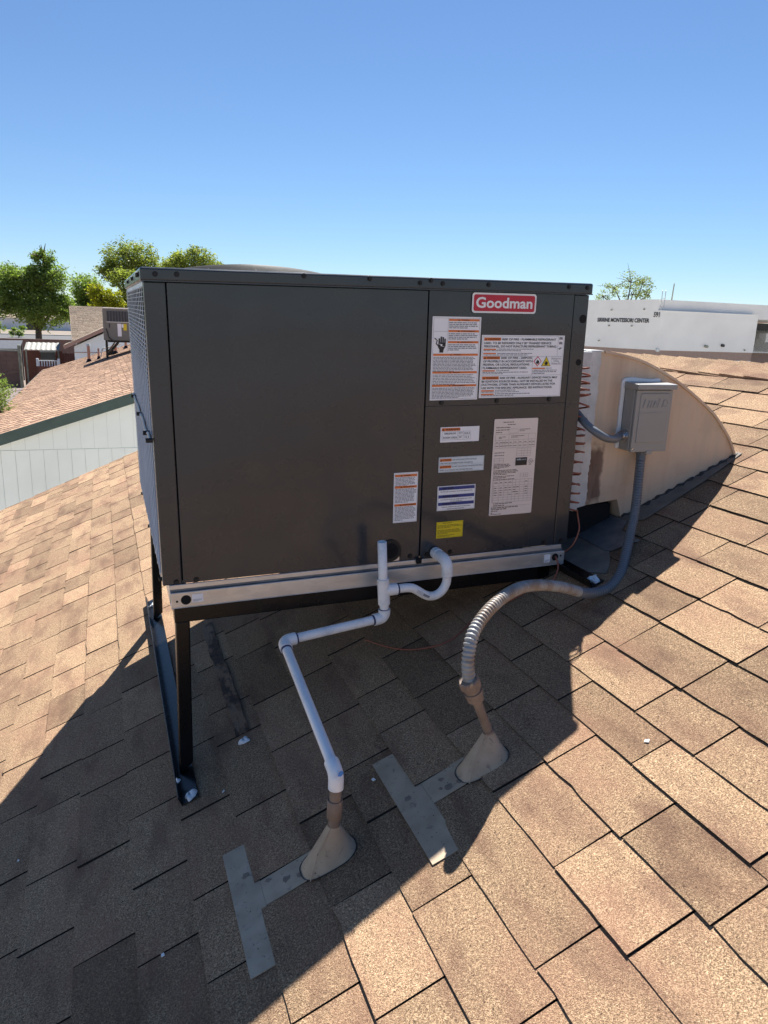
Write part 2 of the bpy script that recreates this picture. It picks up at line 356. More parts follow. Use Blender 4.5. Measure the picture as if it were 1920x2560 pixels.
tag(MB().box(3.0, 60, 14, 38.6, GROUND, GROUND + .03).build('schoolyard_bounce_slab', 'bounce_concrete'), kind='structure')  # unseen slab behind the ridge, added to bounce sun onto the school front
tag(MB().box(-14, 12, 5.6, 10.2, GROUND, GROUND + .03).build('side_bounce_slab', 'bounce_concrete'), kind='structure')  # pale slab added between the houses to throw sunlight up the neighbour's shaded wall
tag(MB().box(20, 34, 38.7, 60, GROUND, GROUND + .03).build('school_left_bounce_slab', 'bounce_concrete'), kind='structure')  # another added slab, reflecting sun onto the school's left face
# ------------------------------------------------------------ our house and its shingled roof
house = tag(empty('house', (0, 2, GROUND)), 'near house whose brown shingle roof carries the charcoal air conditioner', 'house')
def hp(o): o.parent = house; o.matrix_parent_inverse = Matrix.Translation((0, -2, -GROUND)); return o
XR = 2.775; ZR = Z0 + S * XR
XE = -2.45; YN, YF = -3.2, 5.42
mb = MB()
mb.prism([(XE + .35, GROUND), (7.75, GROUND), (7.75, Z0 + S * (XE + .35) - .16), (XR, ZR - .16), (XE + .35, Z0 + S * (XE + .35) - .16)], lambda a, b: (a, YN + .35, b), lambda a, b: (a, YF - .3, b))
hp(mb.build('wall', 'stucco_green'))
mb = MB()
mb.prism([(XE, Z0 + S * XE - .006), (XR, ZR - .006), (8.1, ZR - .006 - S * (8.1 - XR)), (8.1, ZR - .12 - S * (8.1 - XR)), (XR, ZR - .12), (XE, Z0 + S * XE - .12)], lambda a, b: (a, YN, b), lambda a, b: (a, YF, b))
roof = hp(mb.build('roof', 'roof_felt'))
mb = MB()
for y0, y1 in ((YN - .03, YN - .005), (YF + .005, YF + .03)):
    mb.prism([(XE, Z0 + S * XE - .02), (XR, ZR - .02), (8.1, ZR - .02 - S * (8.1 - XR)), (8.1, ZR - .20 - S * (8.1 - XR)), (XR, ZR - .20), (XE, Z0 + S * XE - .20)], lambda a, b, y=y0: (a, y, b), lambda a, b, y=y1: (a, y, b))
mb.box(XE - .03, XE - .005, YN - .03, YF + .03, Z0 + S * XE - .2, Z0 + S * XE - .02)
hp(mb.build('fascia', 'trim_green'))

known = [-0.388, -0.257, -0.121, 0.012, 0.144, 0.276, 0.409, 0.541, 0.671, 0.805, 0.933, 1.036, 1.152, 1.29, 1.416, 1.542, 1.667, 1.788, 1.907, 2.03, 2.156, 2.282, 2.405, 2.54, 2.655, 2.775]
courses = []
x = known[0]
while x > XE: x -= 0.1325; courses.append(x)
courses = courses[::-1] + known
cuts0 = {1.152: [-.478], 1.036: [-.705], 0.805: [-.70, -.967], 0.671: [-.94, -1.165], 0.541: [-1.09, -.54, -.617], 0.144: [-.54, -.617], 0.933: [-.83]}
def shingle_geo(mb, xa, xb, ya, yb, rr, hb, tone=0.0, k=6):
    ya += .0019; yb -= .0019
    top = []; bot = []; tops = []; sk = rr.uniform(-.0018, .0018)
    for i in range(k + 1):
        y = ya + (yb - ya) * i / k
        jx = rr.uniform(-.0008, .0008) + sk * .6 + (.004 if rr.random() < .035 else 0); jy = rr.uniform(-.0007, .0007); wy = 1 - 2 * i / k; hh = hb + rr.uniform(-.0005, .0005) + .0006 * wy
        top.append(RP(xa + jx, y + jy, hh)); bot.append(RP(xa + jx + .002, y, -.004)); tops.append(RP(xb + .018, y, .0022 + .0008 * wy))
    n = k + 1
    mb.add(top + bot + tops, [(i, i + 1, 2 * n + i + 1, 2 * n + i) for i in range(k)], 0, False, tone)
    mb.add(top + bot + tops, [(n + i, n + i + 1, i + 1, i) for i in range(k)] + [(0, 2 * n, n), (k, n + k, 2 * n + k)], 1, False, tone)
rr = random.Random(11)
pieces = []
for ci in range(len(courses) - 1):
    xa, xb = courses[ci], courses[ci + 1]
    fixed = sorted(cuts0.get(xa, []))
    cuts = list(fixed) if fixed else [rr.uniform(-1.4, -1.1)]
    y = cuts[0]
    while y > YN: y -= rr.choice((.20, .245, .28, .305, .335)) * rr.uniform(.96, 1.04); cuts.insert(0, y)
    y = cuts[-1]
    while y < YF: y += rr.choice((.20, .245, .28, .305, .335)) * rr.uniform(.96, 1.04); cuts.append(y)
    cuts = [max(YN, min(YF + .02, c)) for c in cuts]
    for a, b in zip(cuts[:-1], cuts[1:]):
        if b - a < .02 or (xa in (0.144, 0.541) and abs(a + .617) < 1e-6): continue
        q = project(RP((xa + xb) / 2, (a + b) / 2))
        vis = q[2] > .1 and -60 < q[0] < 1980 and 800 < q[1] < 2620
        pieces.append((q[2] if vis else 99, xa, xb, a, b))
pieces.sort(key=lambda t: t[0])
mbs = MB()
for i, (dd, xa, xb, a, b) in enumerate(pieces):
    hb = rr.choice((.0058, .0068, .0074, .0086))
    if i < 296:
        mb = MB(); shingle_geo(mb, xa, xb, a, b, rr, hb)
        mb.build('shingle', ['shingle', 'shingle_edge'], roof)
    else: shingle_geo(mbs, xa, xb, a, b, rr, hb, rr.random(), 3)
# far slope beyond the ridge
for ci in range(40):
    xa = XR + .13 * (ci + 1); y = YN
    za = ZR - S * .13 * (ci + 1)
    while y < YF:
        wd = rr.uniform(.22, .33); y1 = min(y + wd, YF)
        mbs.add([(xa, y + .0015, za + .008), (xa, y1 - .0015, za + .008), (xa - .15, y1 - .0015, za + S * .15 + .001), (xa - .15, y + .0015, za + S * .15 + .001), (xa, y + .0015, za - .004), (xa, y1 - .0015, za - .004)], [(0, 1, 2, 3), (4, 5, 1, 0)], 0, False, rr.random()); y = y1
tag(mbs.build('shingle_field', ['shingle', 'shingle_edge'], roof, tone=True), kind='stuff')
y = YN; first = None
while y < YF - .1:                                # folded caps along the ridge, butts towards the camera
    mb = MB(); e = .30; k = 5; jl = rr.uniform(-.006, .006)
    prof = [(-.122 + jl, .0), (-.07, .002), (-.026, .005), (0, .008), (.026, .005), (.07, .002), (.122 + jl, .0)]
    n = len(prof); rows = []
    for yy, hh in ((y, .003), (min(y + e, YF + .01), .015)):
        for th in (0, 1):
            rows.append([(XR + a, yy + (rr.uniform(-.003, .003) if hh > .01 else 0), ZR - S * abs(a) + b * 1.3 + hh - (.0095 if th else 0) + .002) for a, b in prof])
    vs = sum(rows, [])
    fs = [(i, i + 1, 2 * n + i + 1, 2 * n + i) for i in range(n - 1)] + [(n + i, i, i + 1, n + i + 1)[::-1] for i in range(n - 1)] + [(0, 2 * n, 3 * n, n), (n - 1, 2 * n - 1, 4 * n - 1, 3 * n - 1)]
    mb.add(vs, fs).build('ridge_cap', 'shingle', roof)
    y += .142 * rr.uniform(.96, 1.04)

# ------------------------------------------------------------ packaged rooftop unit
unit = tag(empty('package_unit', (0, 0, 0), UQ), 'charcoal packaged rooftop air conditioner with red name badge and stickers', 'air conditioner')
MB().box(.010, W - .010, .012, D - .010, .004, H - .02).build('inner_body', 'void', unit)
def panel(name, x0, x1, z0, z1, y=0.0, t=.011): return MB().box(x0, x1, y, y + t, z0, z1).build(name, 'cabinet_paint', unit, bevel=.0022)
zt = H - .034
MB().prism([(0, 0), (.0515, 0), (.0515, .011), (.012, .011), (.012, .05), (0, .05)], lambda a, b: (a, b, -.002), lambda a, b: (a, b, zt)).build('corner_post', 'cabinet_paint', unit, bevel=.003)
MB().prism([(W, 0), (W - .0515, 0), (W - .0515, .011), (W - .012, .011), (W - .012, .05), (W, .05)], lambda a, b: (a, b, -.002), lambda a, b: (a, b, zt)).build('corner_post', 'cabinet_paint', unit, bevel=.003)
for xx in (0, W - .012): MB().box(xx, xx + .012, D - .05, D, -.002, zt).build('corner_post', 'cabinet_paint', unit, bevel=.002)
mb = MB().prism([(.0545, 0.0), (.690, 0.0), (.690, .016), (.697, .02), (.7585, .0), (.7605, 0), (.7605, zt), (.0545, zt)][0:2] + [(.690, .0), (.7595, 0.0), (.7605, zt), (.0545, zt)], lambda a, b: (a, .0005, b), lambda a, b: (a, .0115, b))
mb.build('front_panel', 'cabinet_paint', unit, bevel=.0022)
MB().box(.7640, 1.2415, .0005, .0115, .4683, zt).build('access_panel', 'cabinet_paint', unit, bevel=.0006); MB().box(.7640, 1.2415, .0008, .0115, 0.0, .4679).build('access_panel', 'cabinet_paint', unit, bevel=.0006)
MB().box(0.012, W - .012, D - .01, D, 0, zt).build('rear_panel', 'cabinet_paint', unit)
MB().box(W - .011, W - .001, .052, D - .052, 0, zt).build('side_panel', 'cabinet_paint', unit, bevel=.002)
# embossed line on the lower access panel
path = fillet([(.826, -.0004, .055), (1.187, -.0004, .055), (1.187, -.0004, .40)], .03, 6)
MB().tube([Vector((a.x, .0022, a.z)) for a in path], .0016, 6).build('embossed_bead', 'cabinet_paint', unit)
# lid
lo = .007
mb = MB().box(-lo, W + lo, -lo, D + lo, H - .0335, H)
lid = mb.build('lid', 'cabinet_paint', unit, bevel=.006, seg=3)
MB().box(-lo + .001, W + lo - .001, -lo - .0012, -lo + .002, H - .0335, H - .0305).build('lid_hem', 'cabinet_paint', lid)
# fan guard dome on the lid
fx, fy, fr = .385, .66, .31
mb = MB()
for k in range(17):
    q = fr * (k + 1) / 17; zz = H + .008 + .037 * (1 - (q / fr) ** 2.0)
    mb.tube([(fx + q * math.cos(2 * math.pi * i / 40), fy + q * math.sin(2 * math.pi * i / 40), zz) for i in range(41)], .0028, 5, cap=False)
for k in range(10):
    a = math.pi * 2 * k / 10 + .2
    mb.tube([(fx + fr * u * math.cos(a), fy + fr * u * math.sin(a), H + .006 + .037 * (1 - u ** 2.0)) for u in (.02, .2, .4, .6, .8, .9, 1.0)], .0035, 5)
fg = mb.build('fan_guard', 'matte_black', unit)
MB().tube([(fx, fy, H + .0005), (fx, fy, H + .012)], fr + .012, 40).build('fan_ring', 'cabinet_paint', fg)
MB().tube([(fx, fy, H + .013), (fx, fy, H + .03)], [.09, .085], 24).build('fan_motor', 'void', fg)
for a, q in ((2.2, .62), (1.2, .62)): MB().tube([(fx + fr * q * math.cos(a), fy + fr * q * math.sin(a), H + .03), (fx + fr * q * math.cos(a), fy + fr * q * math.sin(a), H + .049)], .005, 8).build('fan_bolt', 'screw', fg)
# left side: coil with wire guard
mb = MB()
for k in range(60):
    zz = .012 + k * .01285
    mb.box(.016, .040, .052, D - .052, zz, zz + .0022)
MB_c = mb; coil = MB_c.build('condenser_coil', 'coil_metal', unit)
mb = MB()
for k in range(66): zz = .02 + k * .0117; mb.box(-.0022, .0030, .050, D - .050, zz, zz + .0010)
for k in range(13): yy = .055 + k * (D - .11) / 12; mb.box(-.0036, -.0023, yy, yy + .0024, .012, zt - .004)
mb.box(0, .009, .05, D - .05, zt - .012, zt).box(0, .009, .05, D - .05, 0, .010)
mb.build('coil_guard', 'guard_wire', unit)
path = [Vector((-.007, 1.10 - 1.10 * k / 24, .398 + .008 * math.sin(k * .9) * (k / 24))) for k in range(25)]
st = MB().tube(path, .0045, 8).build('guard_bar', 'guard_bar', unit)
for i in (2, 12, 21, 24): MB().tube([path[i] + Vector((-.012, 0, 0)), path[i] + Vector((.006, 0, 0))], .0062, 10).build('bar_clip', 'screw', st)
# screws
def screw(x, z, y=0.0, r=.0055, p=None):
    return MB().tube([(x, y + .002, z), (x, y - .0012, z)], r + .0026, 14).tube([(x, y - .001, z), (x, y - .0045, z)], r, 6, smooth=False).build('screw', 'screw', p or unit)
for x_, z_ in ((.814, .4785), (.9975, .4795), (1.181, .4805), (.7296, .0112), (.7854, .0112), (.865, .0118), (.0362, .0062), (.0899, .0072), (1.2052, .0115), (1.2704, .0112)): screw(x_, z_, .001)
for x_, z_ in ((.0286, .8108), (.0797, .8116), (.4011, .8186), (.5829, .8174), (.7308, .8111), (.7631, .819), (.7996, .8116), (.9438, .8127), (1.2143, .8141), (1.2794, .8136)): screw(x_, z_, -lo, .0042)
for y_ in (.05, .10, .42, .80): 
    MB().tube([(-lo + .001, y_, H - .016), (-lo - .006, y_, H - .016)], .0062, 8).build('screw', 'screw', unit)
for y_ in (.02, .55, 1.02): MB().tube([(.002, y_, .012), (-.008, y_, .012)], .006, 8).build('screw', 'screw', unit)
# round plugs in the right post, vent disc low on the front panel
for x_, z_, q in ((1.2785, .7225, .0125), (1.277, .592, .0098)): MB().tube([(x_, .004, z_), (x_, -.0006, z_)], q, 28).build('hole_plug', 'void', unit)
vd = MB().tube([(.664, .003, .036), (.664, -.004, .036)], .0345, 32).box(.664, .698, -.0035, .003, .0155, .036).build('drain_cover', 'screw', unit)
mb = MB().tube([(.664, -.0035, .036), (.664, -.0055, .036)], .024, 28)
for k in range(3):
    a = math.pi * k / 3 + .4; mb.bar((.664 - .023 * math.cos(a), -.0062, .036 - .023 * math.sin(a)), (.664 + .023 * math.cos(a), -.0062, .036 + .023 * math.sin(a)), .0012, .0012)
mb.build('drain_spokes', 'void', vd)
MB().rect(.6555, .6935, .0012, .0155, -.0016).build('drain_backing', 'galvanized', unit)
MB().tube([(.813, .004, .014), (.813, -.003, .014)], .021, 24).build('drain_port', 'void', unit)
# galvanized base rail
mb = MB()
mb.box(.018, 1.281, -.012, -.006, -.066, -.022).box(.018, 1.281, -.006, .03, -.030, -.026).box(.018, 1.281, -.012, .03, -.068, -.0655)
rail = mb.build('base_rail', 'galvanized', unit, bevel=.0015)
MB().box(.016, 1.272, -.004, .002, -.0145, -.0015).build('base_lip', 'galvanized', rail, bevel=.001)
MB().box(.020, 1.279, -.0005, .004, -.026, -.0135).build('base_groove', 'sheet_metal', rail)
for yy in (D - .04,): MB().box(.018, 1.281, yy, yy + .03, -.066, -.002).build('base_rail', 'galvanized', unit)
for xx in (.018, 1.235): MB().box(xx, xx + .046, .03, D - .04, -.066, -.002).build('base_rail', 'galvanized', unit)
for x_, z_, q in ((.0583, -.0445, .0140), (1.2453, -.040, .0125)):
    MB().tube([(x_, -.0118, z_), (x_, -.0124, z_)], q, 28).build('rail_hole', 'void', rail)
for x_, z_ in ((.034, -.047), (1.267, -.0375)): MB().tube([(x_, -.0118, z_), (x_, -.0124, z_)], .0032, 12).build('bolt_hole', 'void', rail)
for x0, x1, z0, z1 in ((.0745, .105, -.054, -.030), (1.203, 1.226, -.0555, -.0275)):
    lb = MB().rect(x0, x1, z0, z1, -.0131).build('small_label', 'label_white', rail)
    mb = MB(); greek(mb, x0 + .002, x1 - .002, z0 + .009, 3, .0027, .0010, -.0135); mb.build('small_print', 'ink_grey', lb)
MB().box(.748, .764, -.012, -.004, -.012, .004).build('corner_clip', 'void', unit)

# stickers: sheet (part) with prints (sub-parts)
def sticker(name, mat, x0, x1, z0, z1, label=None, y=-.0012, rad=0.0):
    mb = MB()
    if rad:
        pts = []
        for cx, cz, a0 in ((x1 - rad, z1 - rad, 0), (x0 + rad, z1 - rad, 1), (x0 + rad, z0 + rad, 2), (x1 - rad, z0 + rad, 3)):
            pts += [(cx + rad * math.cos(math.pi / 2 * (a0 + k / 5)), cz + rad * math.sin(math.pi / 2 * (a0 + k / 5))) for k in range(6)]
        mb.prism(pts[::-1], lambda a, b: (a, y, b), lambda a, b: (a, y + .0008, b))
    else: mb.box(x0, x1, y, y + .0008, z0, z1)
    o = mb.build(name, mat, unit)
    if label: o['label'] = label
    return o
YP = -.0016; YQ = -.0020
def tri(mb, x, z, h, y, m=0): mb.add([(x - h * .58, y, z), (x + h * .58, y, z), (x, y, z + h)], [(0, 1, 2)], m)
# badge
b = sticker('name_badge', 'badge_white', .896, 1.1075, .7345, .7905, 'red badge reading Goodman in white with a white border', y=-.004, rad=.0085)
pts = []
for cx, cz, a0 in ((1.1025 - .006, .7855 - .006, 0), (.901 + .006, .7855 - .006, 1), (.901 + .006, .7395 + .006, 2), (1.1025 - .006, .7395 + .006, 3)):
    pts += [(cx + .006 * math.cos(math.pi / 2 * (a0 + k / 5)), -.0044, cz + .006 * math.sin(math.pi / 2 * (a0 + k / 5))) for k in range(6)]
MB().add(pts, [tuple(range(len(pts)))]).build('badge_field', 'badge_red', b)
mb = MB(); text(mb, 'Goodman', .908, 1.0945, .7497, .0405, -.0049, 0, .026); mb.build('lettering', 'badge_white', b)
# A: tall warning sheet
a = sticker('warning_label', 'label_white', .7755, .9297, .4855, .7226, 'tall white warning sticker with hand icon and orange bars')
x0, x1 = .781, .924
orange = MB(); blk = MB(); gry = MB()
gry.frame(x0 - .002, x1 + .002, .489, .719, YP, .0007)
xm = .8265
for zz, word in ((.7105, 'WARNING'), (.6795, 'AVERTISSEMENT'), (.6485, 'ADVERTENCIA')):
    orange.rect(xm, x1, zz, zz + .006, YP); tri(blk, xm + .032, zz + .0008, .0045, YQ); text(blk, word, xm + .040, xm + .040 + .0035 * len(word), zz + .0012, .0052, YQ, 0, .01)
    greek(gry, xm + .001, x1 - .002, zz - .0032, 4, .0048, .0026, YP)
for zz, n, word in ((.613, 11, 'WARNING'), (.5625, 7, 'WARNING'), (.5245, 8, 'AVERTISSEMENT')):
    orange.rect(x0, x1, zz, zz + .006, YP); tri(blk, x0 + .056, zz + .0008, .0045, YQ); text(blk, word, x0 + .064, x0 + .064 + .0033 * len(word), zz + .0012, .0052, YQ, 0, .01)
    greek(gry, x0 + .001, x1 - .003, zz - .0030, n, .0040 if n > 7 else .0045, .0022, YP)
gry.rect(xm - .002, xm - .0014, .622, .718, YP); gry.rect(x0, xm - .002, .681, .6816, YP)
# hand struck by electricity
hx, hz = .806, .650
blk.add([(hx - .011, YQ, hz - .012), (hx - .006, YQ, hz - .020), (hx - .006, YQ, hz - .028), (hx + .006, YQ, hz - .028), (hx + .007, YQ, hz - .020), (hx + .0125, YQ, hz - .010), (hx + .013, YQ, hz), (hx - .010, YQ, hz)], [tuple(range(8))])
for i, (fx_, top) in enumerate(((-.0075, .012), (-.0015, .017), (.0045, .0155), (.0105, .011))): blk.rect(hx + fx_ - .0023, hx + fx_ + .0023, hz - .001, hz + top, YQ)
blk.tube([(hx - .022, YQ, hz + .012), (hx - .014, YQ, hz + .006), (hx - .017, YQ, hz - .003), (hx - .009, YQ, hz - .010)], .0016, 5)
orange.build('orange_print', 'ink_orange', a); blk.build('black_print', 'ink_black', a); gry.build('small_print', 'ink_grey', a)
mb = MB().add([(hx - .012, YQ - .0004, hz - .003), (hx - .002, YQ - .0004, hz - .006), (hx - .004, YQ - .0004, hz - .009), (hx + .013, YQ - .0004, hz - .012), (hx + .001, YQ - .0004, hz - .0085), (hx + .003, YQ - .0004, hz - .0045)], [tuple(range(6))]); mb.build('bolt_print', 'label_white', a)
# B: risk of fire sheet
bsh = sticker('fire_label', 'label_white', .9352, 1.2185, .489, .6725, 'wide white sticker warning RISK OF FIRE in capitals')
orange = MB(); blk = MB(); gry = MB(); brn = MB()
gry.frame(.9385, 1.2155, .492, .6695, YP, .0006)
def warnbar(z, xr=.9985):
    orange.rect(.9425, xr, z - .0012, z + .0078, YP); tri(blk, .9485, z, .0058, YQ); text(blk, 'WARNING', .955, xr - .002, z + .0002, .0085, YQ, 0, .006)
def ln(s, x0_, x1_, z): text(blk, s, x0_, x1_, z, .0086, YQ, 0, .016)
warnbar(.6575); ln('RISK OF FIRE - FLAMMABLE REFRIGERANT', 1.003, 1.188, .6575)
ln('USED. TO BE REPAIRED ONLY BY TRAINED SERVICE', .943, 1.172, .6465); ln('PERSONNEL. DO NOT PUNCTURE REFRIGERANT TUBING.', .943, 1.192, .637)
for z in (.6295, .6175): brn.rect(.942, .984, z, z + .0038, YP)
greek(gry, .988, 1.185, .633, 1, .004, .0022, YP); greek(gry, .943, 1.185, .6285, 1, .005, .0022, YP); greek(gry, .988, 1.205, .6205, 1, .004, .0022, YP); greek(gry, .943, 1.2, .616, 1, .005, .0022, YP)
warnbar(.6035); ln('RISK OF FIRE - DISPOSE', 1.003, 1.108, .6035)
ln('OF PROPERLY IN ACCORDANCE WITH', .9425, 1.1105, .5935); ln('FEDERAL OR LOCAL REGULATIONS.', .943, 1.102, .584); ln('FLAMMABLE REFRIGERANT USED.', .943, 1.093, .5740)
brn.rect(.942, .984, .567, .5708, YP); greek(gry, .988, 1.108, .5703, 1, .004, .0022, YP); greek(gry, .943, 1.108, .5655, 2, .0042, .0022, YP)
brn.rect(1.112, 1.157, .573, .5768, YP); greek(gry, 1.16, 1.2, .5765, 1, .004, .0022, YP); greek(gry, 1.113, 1.205, .5705, 3, .0048, .0024, YP)
gry.rect(.9385, 1.2155, .6105, .6111, YP); gry.rect(.9385, 1.2155, .5545, .5551, YP); gry.rect(1.1105, 1.1111, .5551, .6105, YP)
warnbar(.5445); ln('RISK OF FIRE - AUXILIARY DEVICES WHICH MAY', 1.003, 1.2035, .5445)
ln('BE IGNITION SOURCES SHALL NOT BE INSTALLED IN THE', .942, 1.186, .5345); ln('DUCTWORK, OTHER THAN AUXILIARY DEVICES LISTED FOR', .942, 1.197, .525); ln('USE WITH THE SPECIFIC APPLIANCE. SEE INSTRUCTIONS.', .942, 1.187, .515)
for z in (.5095, .499): brn.rect(.942, .985, z - .0015, z + .0025, YP)
greek(gry, .989, 1.186, .512, 1, .004, .0024, YP); greek(gry, .943, 1.19, .507, 1, .004, .0022, YP); greek(gry, .989, 1.17, .5015, 1, .004, .0024, YP); greek(gry, .943, 1.19, .4967, 1, .004, .0022, YP)
gry.rect(1.1955, 1.1961, .612, .6695, YP); gry.frame(1.177, 1.2125, .586, .609, YP, .0005)
for s, z, x0_, x1_ in (('Refrigerant', .6015, 1.179, 1.2105), ('Safety', .5945, 1.1845, 1.205), ('Group A2L', .5875, 1.179, 1.2105)): text(gry, s, x0_, x1_, z, .0072, YQ)
for z in (.660, .646): gry.add([(1.1995, YP, z), (1.2055, YP, z + .001), (1.2115, YP, z), (1.2115, YP, z + .007), (1.2055, YP, z + .008), (1.1995, YP, z + .007)], [tuple(range(6))])
gry.add([(1.198, YP, .634), (1.203, YP, .630), (1.212, YP, .636), (1.206, YP, .6375)], [(0, 1, 2, 3)])
red = MB(); cx, cz, q = 1.1285, .596, .0142; red.add([(cx - q, YP, cz), (cx, YP, cz - q * 1.1), (cx + q, YP, cz), (cx, YP, cz + q * 1.1)], [(0, 1, 2, 3)]); red.build('hazard_border', 'ink_red', bsh)
q = .0112; MB().add([(cx - q, YQ, cz), (cx, YQ, cz - q * 1.1), (cx + q, YQ, cz), (cx, YQ, cz + q * 1.1)], [(0, 1, 2, 3)]).build('hazard_field', 'label_white', bsh)
cx2 = 1.159; blk.add([(cx2 - .0165, YP, .5815), (cx2 + .0165, YP, .5815), (cx2, YP, .6115)], [(0, 1, 2)])
MB().add([(cx2 - .0142, YQ, .5828), (cx2 + .0142, YQ, .5828), (cx2, YQ, .6087)], [(0, 1, 2)]).build('hazard_triangle', 'label_yellow', bsh)
for ax, az in ((cx, .589), (cx2, .5855)):
    blk.add([(ax - .004, YQ - .0004, az), (ax - .006, YQ - .0004, az + .005), (ax - .0035, YQ - .0004, az + .007), (ax - .002, YQ - .0004, az + .0125), (ax + .001, YQ - .0004, az + .009), (ax + .003, YQ - .0004, az + .0105), (ax + .006, YQ - .0004, az + .005), (ax + .004, YQ - .0004, az)], [tuple(range(8))])
    blk.rect(ax - .006, ax + .006, az - .0018, az - .0008, YQ - .0004)
orange.build('orange_print', 'ink_orange', bsh); blk.build('black_print', 'ink_black', bsh); gry.build('small_print', 'ink_grey', bsh); brn.build('brown_print', 'ink_orange', bsh)
# C: minimum room area
c = sticker('room_area_label', 'label_white', .8145, .9433, .3597, .4053, 'white sticker giving MINIMUM ROOM AREA figures')
orange = MB().rect(.818, .879, .3935, .4025, YP); orange.build('orange_print', 'ink_orange', c)
blk = MB(); tri(blk, .8235, .3948, .006, YQ); text(blk, 'WARNING', .830, .877, .3948, .0092, YQ, 0, .006)
text(blk, 'MINIMUM', .8275, .864, .3825, .0088, YQ); text(blk, 'ROOM AREA', .824, .869, .3705, .0088, YQ)
text(blk, 'FT²', .8755, .887, .3825, .0088, YQ); text(blk, 'M²', .8755, .885, .3705, .0088, YQ); text(blk, '164.5', .893, .9115, .3825, .0088, YQ); text(blk, '15.3', .8945, .909, .3705, .0088, YQ)
blk.frame(.820, .915, .3665, .3915, YP, .0004); blk.rect(.8715, .872, .3669, .391, YP); blk.rect(.8895, .89, .3669, .391, YP); blk.rect(.8719, .915, .3788, .3792, YP)
blk.build('black_print', 'ink_black', c)
# D: leak detection
d = sticker('attention_label', 'label_cool', .8128, .9652, .268, .3143, 'pale blue sticker with two small orange ATTENTION tabs')
orange = MB(); blk = MB()
for z in (.3025, .2815): orange.rect(.8165, .855, z - .0012, z + .0072, YP); tri(blk, .8205, z, .0055, YQ); text(blk, 'ATTENTION', .826, .853, z + .0008, .0068, YQ)
text(blk, 'LEAK DETECTION SYSTEM INSTALLED.', .857, .941, .3035, .0056, YQ); text(blk, 'UNIT MUST BE POWERED EXCEPT FOR SERVICE.', .8175, .927, .2935, .0056, YQ)
text(blk, 'DO NOT TURN OFF UNIT IF IN MITIGATION MODE.', .857, .961, .2825, .0056, YQ); text(blk, 'REFER TO IO MANUAL FOR FURTHER MEASURES.', .8175, .928, .2725, .0056, YQ)
blk.frame(.8145, .9635, .2695, .3128, YP, .0004); blk.rect(.8145, .9635, .2907, .2910, YP)
orange.build('orange_print', 'ink_orange', d); blk.build('black_print', 'ink_black', d)
# E: blue banded
e = sticker('connection_label', 'label_white', .8129, .941, .148, .2252, 'white sticker crossed by three dark blue bands')
blu = MB(); blk = MB(); dk = MB()
for z, lines in ((.2125, ['All drain pan connections to be hand tightened only.']), (.1875, ['Les raccords du bac de vidange doivent être serrés', 'à la main seulement.']), (.1640, ['Todas las conexiones del panel de drenaje deben', 'apretarse a mano únicamente.'])):
    blu.rect(.8165, .9375, z, z + .0098, YP); greek(dk, .83, .925, z + .0075, 1, .004, .005, YQ, 0, 1.0)
    for k, s in enumerate(lines): wd = .0021 * len(s); text(blk, s, .877 - wd / 2, .877 + wd / 2, z - .0065 - k * .006, .0055, YQ)
blk.frame(.8152, .9388, .1505, .2232, YP, .0004)
blu.build('blue_print', 'ink_blue', e); blk.build('black_print', 'ink_black', e); dk.build('band_print', 'ink_bluedark', e)
# F: warning on the large panel
f_ = sticker('warning_label', 'label_white', .6700, .7468, .1217, .2752, 'narrow white sticker with three orange bars on the large panel')
orange = MB(); blk = MB(); gry = MB()
for z, word, n in ((.2625, 'WARNING', 7), (.2275, 'ADVERTENCIA', 11), (.1725, 'AVERTISSEMENT', 11)):
    orange.rect(.6735, .7435, z, z + .0072, YP); tri(blk, .6935, z + .001, .005, YQ); text(blk, word, .7005, .7005 + .0031 * len(word), z + .0016, .0058, YQ, 0, .008)
    greek(gry, .675, .742, z - .002, n, .0040, .0021, YP)
gry.frame(.6725, .7445, .1240, .2730, YP, .0005)
orange.build('orange_print', 'ink_orange', f_); blk.build('black_print', 'ink_black', f_); gry.build('small_print', 'ink_grey', f_)
# yellow note
yl = sticker('notice_label', 'label_yellow', .8143, .9045, .0598, .1120, 'small yellow sticker at the foot of the access panel')
gry = MB(); greek(gry, .835, .888, .1085, 1, .004, .0024, YP, 0, 1.0); greek(gry, .818, .901, .1015, 3, .0038, .0020, YP); greek(gry, .818, .901, .0865, 4, .0038, .0020, YP); greek(gry, .818, .88, .0695, 2, .0036, .0018, YP)
gry.frame(.8163, .9025, .0618, .1100, YP, .0004); gry.build('small_print', 'ink_olive', yl)
# N: rating plate
n_ = sticker('rating_plate', 'label_beige', .9935, 1.1470, .1177, .4238, 'tall beige rating plate filled with small tables', rad=.004)
ink = MB(); x0, x1 = 1.0, 1.1405
greek(ink, 1.025, 1.115, .4145, 1, .005, .0024, YP, 0, 1.0); greek(ink, 1.04, 1.1, .407, 1, .005, .0022, YP, 0, 1.0); greek(ink, x0, x0 + .05, .3985, 3, .0075, .0024, YP)
ink.frame(1.046, 1.078, .379, .392, YP, .0004); greek(ink, 1.083, 1.125, .391, 2, .005, .0018, YP)
def table(xa, xb, za, zb, cols, rows):
    for z in rows: ink.rect(xa, xb, z, z + .0005, YP)
    for xx in cols: ink.rect(xx, xx + .0005, za, zb, YP)
table(x0, x1, .333, .376, (x0, 1.047, 1.116, x1), (.333, .347, .358, .376)); table(x0, x1, .333, .358, (1.015, 1.025, 1.035, 1.064, 1.081, 1.099, 1.128), (.34,))
for z in (.355, .344): 
    for xx in (1.003, 1.017, 1.027, 1.037, 1.05, 1.067, 1.084, 1.102, 1.119, 1.131): ink.rect(xx, xx + .008, z - .0052, z - .0034, YP)
